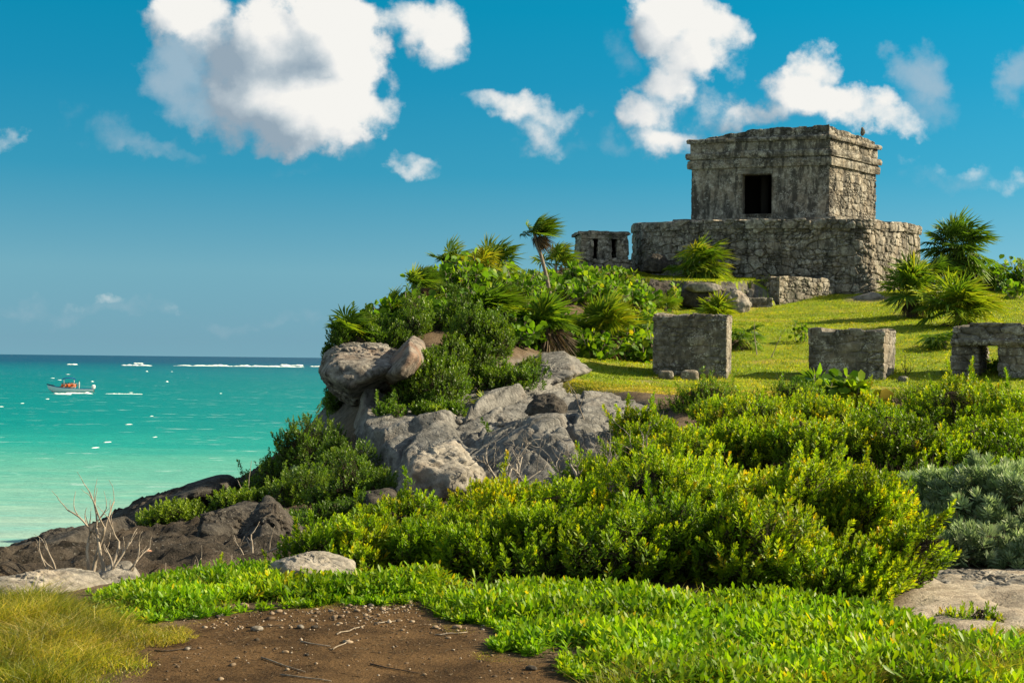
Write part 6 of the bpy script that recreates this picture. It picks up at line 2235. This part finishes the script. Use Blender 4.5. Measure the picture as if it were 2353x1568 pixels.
for k, (u, v, w_, kind) in enumerate(PEB):
    p = gp(u, v)
    if kind == "red":
        p = gp(u, v, 8)
    r = w_ / FPX * p[1] / 2
    q = iv * np.array([1.0, .75, .48]) * r
    q = q * (1 + .22 * fbm(iv * 1.4 + k * 3, 3, k) + .08 * gnoise(iv * 4 + k, k))[:, None]
    mb = MB()
    mb.add(q, if_)
    o = mb.build("stone", MT[kind], None, True)
    o.location = (p[0], p[1], p[2] + r * .28)
    o.rotation_euler = (0, 0, k * 1.7)
    lab = PLAB[kind]
    if (u, v) == (1220, 1540):
        lab = "dark stone on the dirt beside the low grass patch, largest of the dark ones"
    elif (u, v) == (480, 1340):
        lab = "pale tan stone sitting in the fleshy ground cover"
    elif (u, v) == (590, 1452):
        lab = "flat grey stone in the left part of the dirt, largest of the grey ones"
    tag(o, lab, "stone", {"tan": "tan stones on the dirt", "grey": "grey stones on the dirt", "dark": "dark stones on the dirt"}.get(kind))

STK = [(560, 1445, 650, 1438), (770, 1458, 840, 1440), (860, 1434, 910, 1428), (1140, 1462, 1200, 1448), (600, 1512, 700, 1548), (690, 1480, 760, 1490), (355, 1497, 450, 1494), (760, 1494, 800, 1480), (1000, 1462, 1075, 1458), (850, 1528, 960, 1556), (640, 1552, 760, 1566)]
for k, (u0, v0, u1, v1) in enumerate(STK):
    a, b = gp(u0, v0), gp(u1, v1)
    s = np.linspace(0, 1, 6)[:, None]
    rg = np.random.RandomState(k)
    pts = a * (1 - s) + b * s + rg.normal(0, .006, (6, 3)) * np.array([1, 1, .3])
    pts[:, 2] = height(pts[:, 0], pts[:, 1]) + .006
    mb = MB()
    tube(mb, pts - pts[0], np.linspace(.0045, .0025, 6), 5)
    o = mb.build("stick", M_PALETWIG if k % 3 else M_TWIG, None, True)
    o.location = pts[0].tolist()
    tag(o, "thin pale dry stick lying on the bare dirt" if k % 3 else "thin dark dry stick lying on the bare dirt", "stick", "pale sticks on the dirt" if k % 3 else "dark sticks on the dirt")
# ================================================================= the boat
def paint(name, col, rough=.4, spec=.4):
    mt, nt, out = new_mat(name)
    n = nt.noise(geo_pos(nt), 6, 3, .6)
    principled(nt, out, nt.mix(nt.ramp01(n, .3, .7), tuple(c * .9 for c in col), col), rough, spec)
    return mt


M_WHITE = paint("white_gelcoat", (.78, .78, .74))
M_BLUE = paint("blue_paint", (.02, .13, .30))
M_NAVY = paint("dark_bow_paint", (.02, .05, .07))
M_CANVAS = paint("blue_canvas", (.012, .06, .22), .8, .1)
M_ORANGE = paint("orange_vest", (.85, .16, .03), .8, .1)
M_SKIN = paint("skin", (.36, .20, .13), .6, .2)
M_SHIRT = paint("grey_shirt", (.42, .43, .42), .9, .1)
M_METAL = paint("rail_metal", (.5, .5, .5), .3, .6)
M_DARK = paint("dark_rubber", (.03, .03, .03), .6, .2)
BY = 7.0 / ((902 - 816.6) / FPX)              # distance of a point on the water at v = 902
bx0, bx1 = (116 - 1176) / FPX * BY, (214 - 1176) / FPX * BY
BL = bx1 - bx0
boat = empty("tour_boat", ((bx0 + bx1) / 2, BY, 0.0), math.radians(16))
tag(boat, "white open tour boat with blue trim and a blue sun canopy on the turquoise sea", "boat")
# hull: stations from bow (left) to stern
ns, nr = 25, 13
X = np.linspace(-BL / 2, BL / 2, ns)
t = (X + BL / 2) / BL
half = 1.05 * np.clip(1 - (1 - np.clip(t / .55, 0, 1)) ** 2.2, 0, 1) ** .8 + .03
sheer = .70 + .75 * (1 - t) ** 3 * 1.0
keel = -.25 + .75 * np.clip((.22 - t) / .22, 0, 1) ** 2
a = np.linspace(0, 1, nr)
verts, vin = [], []
for side in (1, -1):
    for i in range(ns):
        w = half[i] * (1 - (1 - a) ** 2.4) ** .6
        zz = keel[i] + (sheer[i] - keel[i]) * a ** 1.25
        verts.append(np.stack([np.full(nr, X[i]) - .35 * (1 - t[i]) ** 3 * a, side * w * (1 + .0 * a), zz], 1))
mb = MB()
mbt_ = MB()
g = np.arange(ns - 1)[:, None] * nr + np.arange(nr - 1)[None]
q = np.stack([g, g + 1, g + nr + 1, g + nr], -1).reshape(-1, 4)
low = (q[:, 0] % nr) < nr - 2
for s_, side in enumerate((1, -1)):
    v = np.concatenate(verts[s_ * ns:(s_ + 1) * ns])
    qq = q if side > 0 else q[:, ::-1]
    mb.add(v, qq[low])
    vv = v.copy()
    vv[:, 1] += side * .012
    mbt_.add(vv, qq[~low])
# transom and floor
last = [verts[ns - 1], verts[2 * ns - 1]]
tv = np.concatenate([last[0], last[1]])
mb.add(tv, np.stack([np.arange(nr - 1), np.arange(1, nr), nr + np.arange(1, nr), nr + np.arange(nr - 1)], -1))
fl = np.array([[X[i], sd * half[i] * .86, .18 + .45 * max(0, .25 - t[i])] for i in range(3, ns) for sd in (-1, 1)])
m_ = len(fl) // 2
mb.add(fl, np.array([[2 * i, 2 * i + 1, 2 * i + 3, 2 * i + 2] for i in range(m_ - 1)]))
hull = mb.build("hull", M_WHITE, boat, True)
mbt_.build("gunwale", M_BLUE, boat, True)
mb = MB()
tube(mb, [(-BL / 2 - .36, 0, 1.52), (-BL / 2 + .35, .33, 1.36), (-BL / 2 + 1.0, .62, 1.22)], .07, 6)
tube(mb, [(-BL / 2 - .36, 0, 1.52), (-BL / 2 + .35, -.33, 1.36), (-BL / 2 + 1.0, -.62, 1.22)], .07, 6)
fd = np.array([(-BL / 2 - .36, 0, 1.54), (-BL / 2 + .9, .58, 1.22), (-BL / 2 + .9, -.58, 1.22), (-BL / 2 + .3, 0, 1.42)])
mb.add(fd, [np.array([[0, 1, 3]]), np.array([[0, 3, 2]]), np.array([[3, 1, 2]])])
mb.build("bow_deck", M_NAVY, boat)
mb = MB()
cx0, cx1 = -BL / 2 + BL * .30, -BL / 2 + BL * .60
gu = np.linspace(0, 1, 14)
gv = np.linspace(-1, 1, 9)
top = np.array([[cx0 + (cx1 - cx0) * a_, b_ * .95, 2.55 + .22 * math.sin(a_ * math.pi) - .10 * b_ * b_] for a_ in gu for b_ in gv])
bot = top - np.array([0, 0, .05])
i = np.arange(13)[:, None] * 9 + np.arange(8)[None]
q = np.stack([i, i + 9, i + 10, i + 1], -1).reshape(-1, 4)
mb.add(top, q)
mb.add(bot, q[:, ::-1])
mb.build("canopy", M_CANVAS, boat, True)
for sx_ in (.12, .88):
    for sy_ in (-.85, .85):
        mb = MB()
        px_ = cx0 + (cx1 - cx0) * sx_
        tube(mb, [(px_ + .1, sy_ * 1.05, .8), (px_, sy_, 2.5)], .025, 6)
        mb.build("canopy_pole", M_METAL, boat)
for sy_ in (-.38, .38):
    mb = MB()
    c = np.array([BL / 2 + .02, sy_, 1.02])
    v, f = ico(3)
    w = np.sign(v) * np.abs(v) ** .6
    mb.add(w * np.array([.34, .26, .40]) + c, f)
    eng = mb.build("outboard_motor", M_WHITE, boat, True)
    mb = MB()
    tube(mb, [c + np.array([.05, 0, -.35]), c + np.array([.12, 0, -1.3])], .08, 6)
    mb.build("leg", M_DARK, eng)
for k in range(4):
    mb = MB()
    xx = cx0 - .1 + k * .95
    v = np.array([(xx + a_, b_, c_) for c_ in (.5, .58) for a_, b_ in ((0, -.85), (.36, -.85), (.36, .85), (0, .85))])
    mb.add(v, np.array([[0, 1, 5, 4], [1, 2, 6, 5], [2, 3, 7, 6], [3, 0, 4, 7], [4, 5, 6, 7], [3, 2, 1, 0]]))
    mb.build("bench", M_WHITE, boat)

# people: one seated and one standing figure, grown as one skin


def person_mesh(name, joints, edges, mat):
    me = bpy.data.meshes.new(name)
    me.from_pydata([j[0] for j in joints], edges, [])
    me.materials.append(mat)
    o = bpy.data.objects.new(name, me)
    SC.collection.objects.link(o)
    mod = o.modifiers.new("skin", 'SKIN')
    sv = me.skin_vertices[0].data if me.skin_vertices else None
    if sv is None:
        bpy.context.view_layer.objects.active = o
        me.attributes.new("skin", 'FLOAT', 'POINT')
    for k, j in enumerate(joints):
        sv[k].radius = (j[1], j[2] if len(j) > 2 else j[1])
    sv[0].use_root = True
    sub = o.modifiers.new("sub", 'SUBSURF')
    sub.levels = sub.render_levels = 1
    return o


SIT = [((0, 0, .10), .15, .13), ((0, 0, .33), .14, .11), ((0, 0, .52), .17, .11), ((0, 0, .62), .06), ((0, -.02, .72), .085, .10), ((0, -.02, .84), .075, .085),
       ((.20, 0, .53), .06), ((.26, -.08, .30), .045), ((.16, -.30, .24), .036), ((-.20, 0, .53), .06), ((-.26, -.08, .30), .045), ((-.16, -.30, .24), .036),
       ((.10, -.10, .10), .085), ((.11, -.46, .12), .06), ((.11, -.46, -.30), .045), ((-.10, -.10, .10), .085), ((-.11, -.46, .12), .06), ((-.11, -.46, -.30), .045)]
SITE = [(0, 1), (1, 2), (2, 3), (3, 4), (4, 5), (2, 6), (6, 7), (7, 8), (2, 9), (9, 10), (10, 11), (0, 12), (12, 13), (13, 14), (0, 15), (15, 16), (16, 17)]
STAND = [((0, 0, .92), .14, .12), ((0, 0, 1.15), .13, .11), ((0, 0, 1.36), .17, .11), ((0, 0, 1.48), .06), ((0, -.02, 1.58), .085, .10), ((0, -.02, 1.70), .075, .085),
         ((.20, 0, 1.38), .06), ((.25, -.05, 1.12), .045), ((.20, -.25, .98), .036), ((-.20, 0, 1.38), .06), ((-.25, -.05, 1.12), .045), ((-.20, -.25, .98), .036),
         ((.10, 0, .84), .09), ((.11, -.02, .46), .06), ((.11, .02, .05), .045), ((-.10, 0, .84), .09), ((-.11, -.02, .46), .06), ((-.11, .02, .05), .045)]


def vest(parent, zs, mat, name="life_vest"):
    mb = MB()
    n = 14
    aa = np.arange(n) * 2 * math.pi / n
    rows = []
    for z_, w_, d_ in zs:
        rows.append(np.stack([np.cos(aa) * w_, np.sin(aa) * d_, np.full(n, z_)], 1))
    v = np.concatenate(rows)
    i = np.arange(len(zs) - 1)[:, None] * n
    j = np.arange(n)[None]
    mb.add(v, np.stack([i + j, i + (j + 1) % n, i + n + (j + 1) % n, i + n + j], -1).reshape(-1, 4))
    return mb.build(name, mat, parent, True)


PPL = [(.30, -.35, 0, "orange", "seated person in an orange life vest nearest the bow of the boat"), (.37, -.5, 0, "orange", "seated person in an orange life vest, second from the bow"), (.43, .35, 0, "orange", "seated person in an orange life vest on the far bench side, under the canopy"),
       (.47, -.45, 0, "orange", "seated person in an orange life vest under the canopy's rear edge"), (.58, -.4, 0, "orange", "seated person in an orange life vest behind the canopy"), (.62, .3, 0, "grey", "seated person in a pale shirt behind the canopy"), (.68, 0, 1, "grey", "standing person in a grey shirt steering the boat by the motors")]
PPL += [(f_, y_, 0, "orange", "passenger in an orange life vest among those packed on the boat's benches") for f_, y_ in ((.335, .4), (.40, -.1), (.445, -.55), (.52, .1), (.545, -.6), (.50, -.3))]
bm_ = boat.matrix_basis
ca, sa = math.cos(math.radians(16)), math.sin(math.radians(16))
for k, (f_, yy, st_, kind, lab) in enumerate(PPL):
    lx, ly, lz = -BL / 2 + BL * f_, yy, (.40 if st_ else .92)
    o = person_mesh("person", STAND if st_ else SIT, SITE, M_SKIN if kind == "orange" else M_SHIRT)
    o.location = (boat.location[0] + lx * ca - ly * sa, boat.location[1] + lx * sa + ly * ca, lz)
    o.rotation_euler = (0, 0, math.radians(-80 + 25 * (k % 3)))
    z_ = .82 if st_ else 0
    if kind == "orange":
        vest(o, [(z_ + .10, .19, .16), (z_ + .2, .21, .18), (z_ + .45, .23, .18), (z_ + .58, .19, .14), (z_ + .60, .10, .09)], M_ORANGE)
    hb = MB()
    v, f = ico(2)
    keepf = f[(v[f].mean(1)[:, 2] > -.1)]
    hb.add(v * np.array([.098, .108, .095]) + np.array([0, .0, (1.68 if st_ else .82)]), keepf)
    hb.build("hair", M_DARK, o, True)
    tag(o, lab, "person", "people in the boat")

# foam: the wake, the bow wave and the breakers on the reef
mt, nt, out = new_mat("sea_foam")
pos = geo_pos(nt)
n = nt.noise(pos, .8, 5, .65)
b = principled(nt, None, nt.mix(nt.ramp01(n, .3, .6), (.50, .66, .63), (.80, .83, .81)), .9, .1)
nt.l.new(b.outputs[0], out.inputs[0])
M_FOAM = mt


def breaker(name, label, u0, u1, v, hgt, depth, seed, cat="breaking wave", group=None):
    """a lumpy ridge of foam standing on the water"""
    hor = 826 + ((u0 + u1) / 2 - 1176) * ROLL
    y = EYE * FPX / (v - hor)
    x0, x1 = (u0 - 1176) / FPX * y, (u1 - 1176) / FPX * y
    n, m_ = max(12, int((x1 - x0) / (hgt * .6))), 9
    n = min(n, 260)
    xs = np.linspace(x0, x1, n)
    env = np.clip(np.minimum((xs - x0), (x1 - xs)) / (.12 * (x1 - x0)), 0, 1) ** .6
    hh = hgt * env * np.clip(.55 + .75 * gnoise(np.stack([xs * .16 / hgt, xs * 0 + seed, xs * 0], 1), seed) + .5 * gnoise(np.stack([xs * .5 / hgt, xs * 0 + seed, xs * 0], 1), seed + 1), .12, 1.3)
    aa = np.linspace(0, math.pi, m_)
    yo = y + depth * .4 * gnoise(np.stack([xs * .05, xs * 0 + seed, xs * 0], 1), seed + 4)
    v_ = np.stack([np.broadcast_to(xs[:, None], (n, m_)), yo[:, None] - np.cos(aa)[None] * depth * (.3 + .7 * env[:, None]), np.maximum(np.sin(aa), 0)[None] ** .8 * hh[:, None] - .02], -1).reshape(-1, 3)
    v_ = v_ + (hgt * .15 * fbm(v_ / hgt * 1.5, 3, seed))[:, None] * np.array([0, 1, .6])
    i = np.arange(n - 1)[:, None] * m_ + np.arange(m_ - 1)[None]
    mb = MB()
    mb.add(v_, np.stack([i, i + m_, i + m_ + 1, i + 1], -1).reshape(-1, 4))
    c = np.array([(x0 + x1) / 2, y, 0])
    o = mb.build(name, M_FOAM, None, True, loc=c)
    tag(o, label, cat, group)
    return o


RF = "breakers on the reef"
breaker("breaking_wave", "longest white breaker along the reef near the horizon", 398, 700, 841.5, 1.5, 4, 1, group=RF)
breaker("breaking_wave", "short white breaker on the reef, left of the long one", 278, 350, 839.6, 1.2, 4, 2, group=RF)
breaker("breaking_wave", "small white breaker on the reef at the far left", 155, 178, 837.2, 1.0, 4, 3, group=RF)
breaker("breaking_wave", "small bright splash above the short breaker", 308, 330, 835.0, 1.6, 4, 4, group=RF)
breaker("breaking_wave", "short breaker at the right end of the reef line, before the headland", 640, 698, 839.5, 1.6, 4, 5, group=RF)
breaker("breaking_wave", "small breaker next to the headland on the horizon", 712, 742, 842, 1.2, 4, 6, group=RF)
breaker("wake", "white foam at the boat's stern", 148, 216, 903.5, .34, .9, 7, "wake", "foam around the boat")
breaker("wake", "long streak of white wake behind the boat", 242, 330, 904.5, .16, .9, 8, "wake", "foam around the boat")
breaker("wake", "white bow wave along the boat's side", 124, 166, 905.5, .42, .7, 9, "wake", "foam around the boat")

rc = np.random.RandomState(31)
for k in range(18):
    u0 = rc.uniform(-10, 760)
    vv = 850 + 190 * rc.rand() ** 1.5
    wd = rc.uniform(5, 13) * (1 + (vv - 850) / 260)
    y_ = EYE * FPX / (vv - 826 - (u0 - 1176) * ROLL)
    n, m_ = 16, 8
    xs = np.linspace(0, 1, n)
    wm = wd / FPX * y_
    hh = rc.uniform(1.3, 2.8) / FPX * y_ * np.sin(xs * math.pi) ** 1.6 * (.6 + .5 * gnoise(np.stack([xs * 5, xs * 0 + k, xs * 0], 1), k))
    aa = np.linspace(0, math.pi, m_)
    v_ = np.stack([np.broadcast_to(xs[:, None] * wm, (n, m_)), -np.cos(aa)[None] * .5 * np.sin(xs * math.pi)[:, None] + .6 * xs[:, None], np.sin(aa)[None] * hh[:, None] - .01], -1).reshape(-1, 3)
    i = np.arange(n - 1)[:, None] * m_ + np.arange(m_ - 1)[None]
    mb = MB()
    mb.add(v_, np.stack([i, i + m_, i + m_ + 1, i + 1], -1).reshape(-1, 4))
    o = mb.build("whitecap", M_FOAM, None, True)
    o.location = ((u0 - 1176) / FPX * y_, y_, 0)
    tag(o, "small white foam cap on the open turquoise water", "whitecap", "whitecaps scattered over the sea")
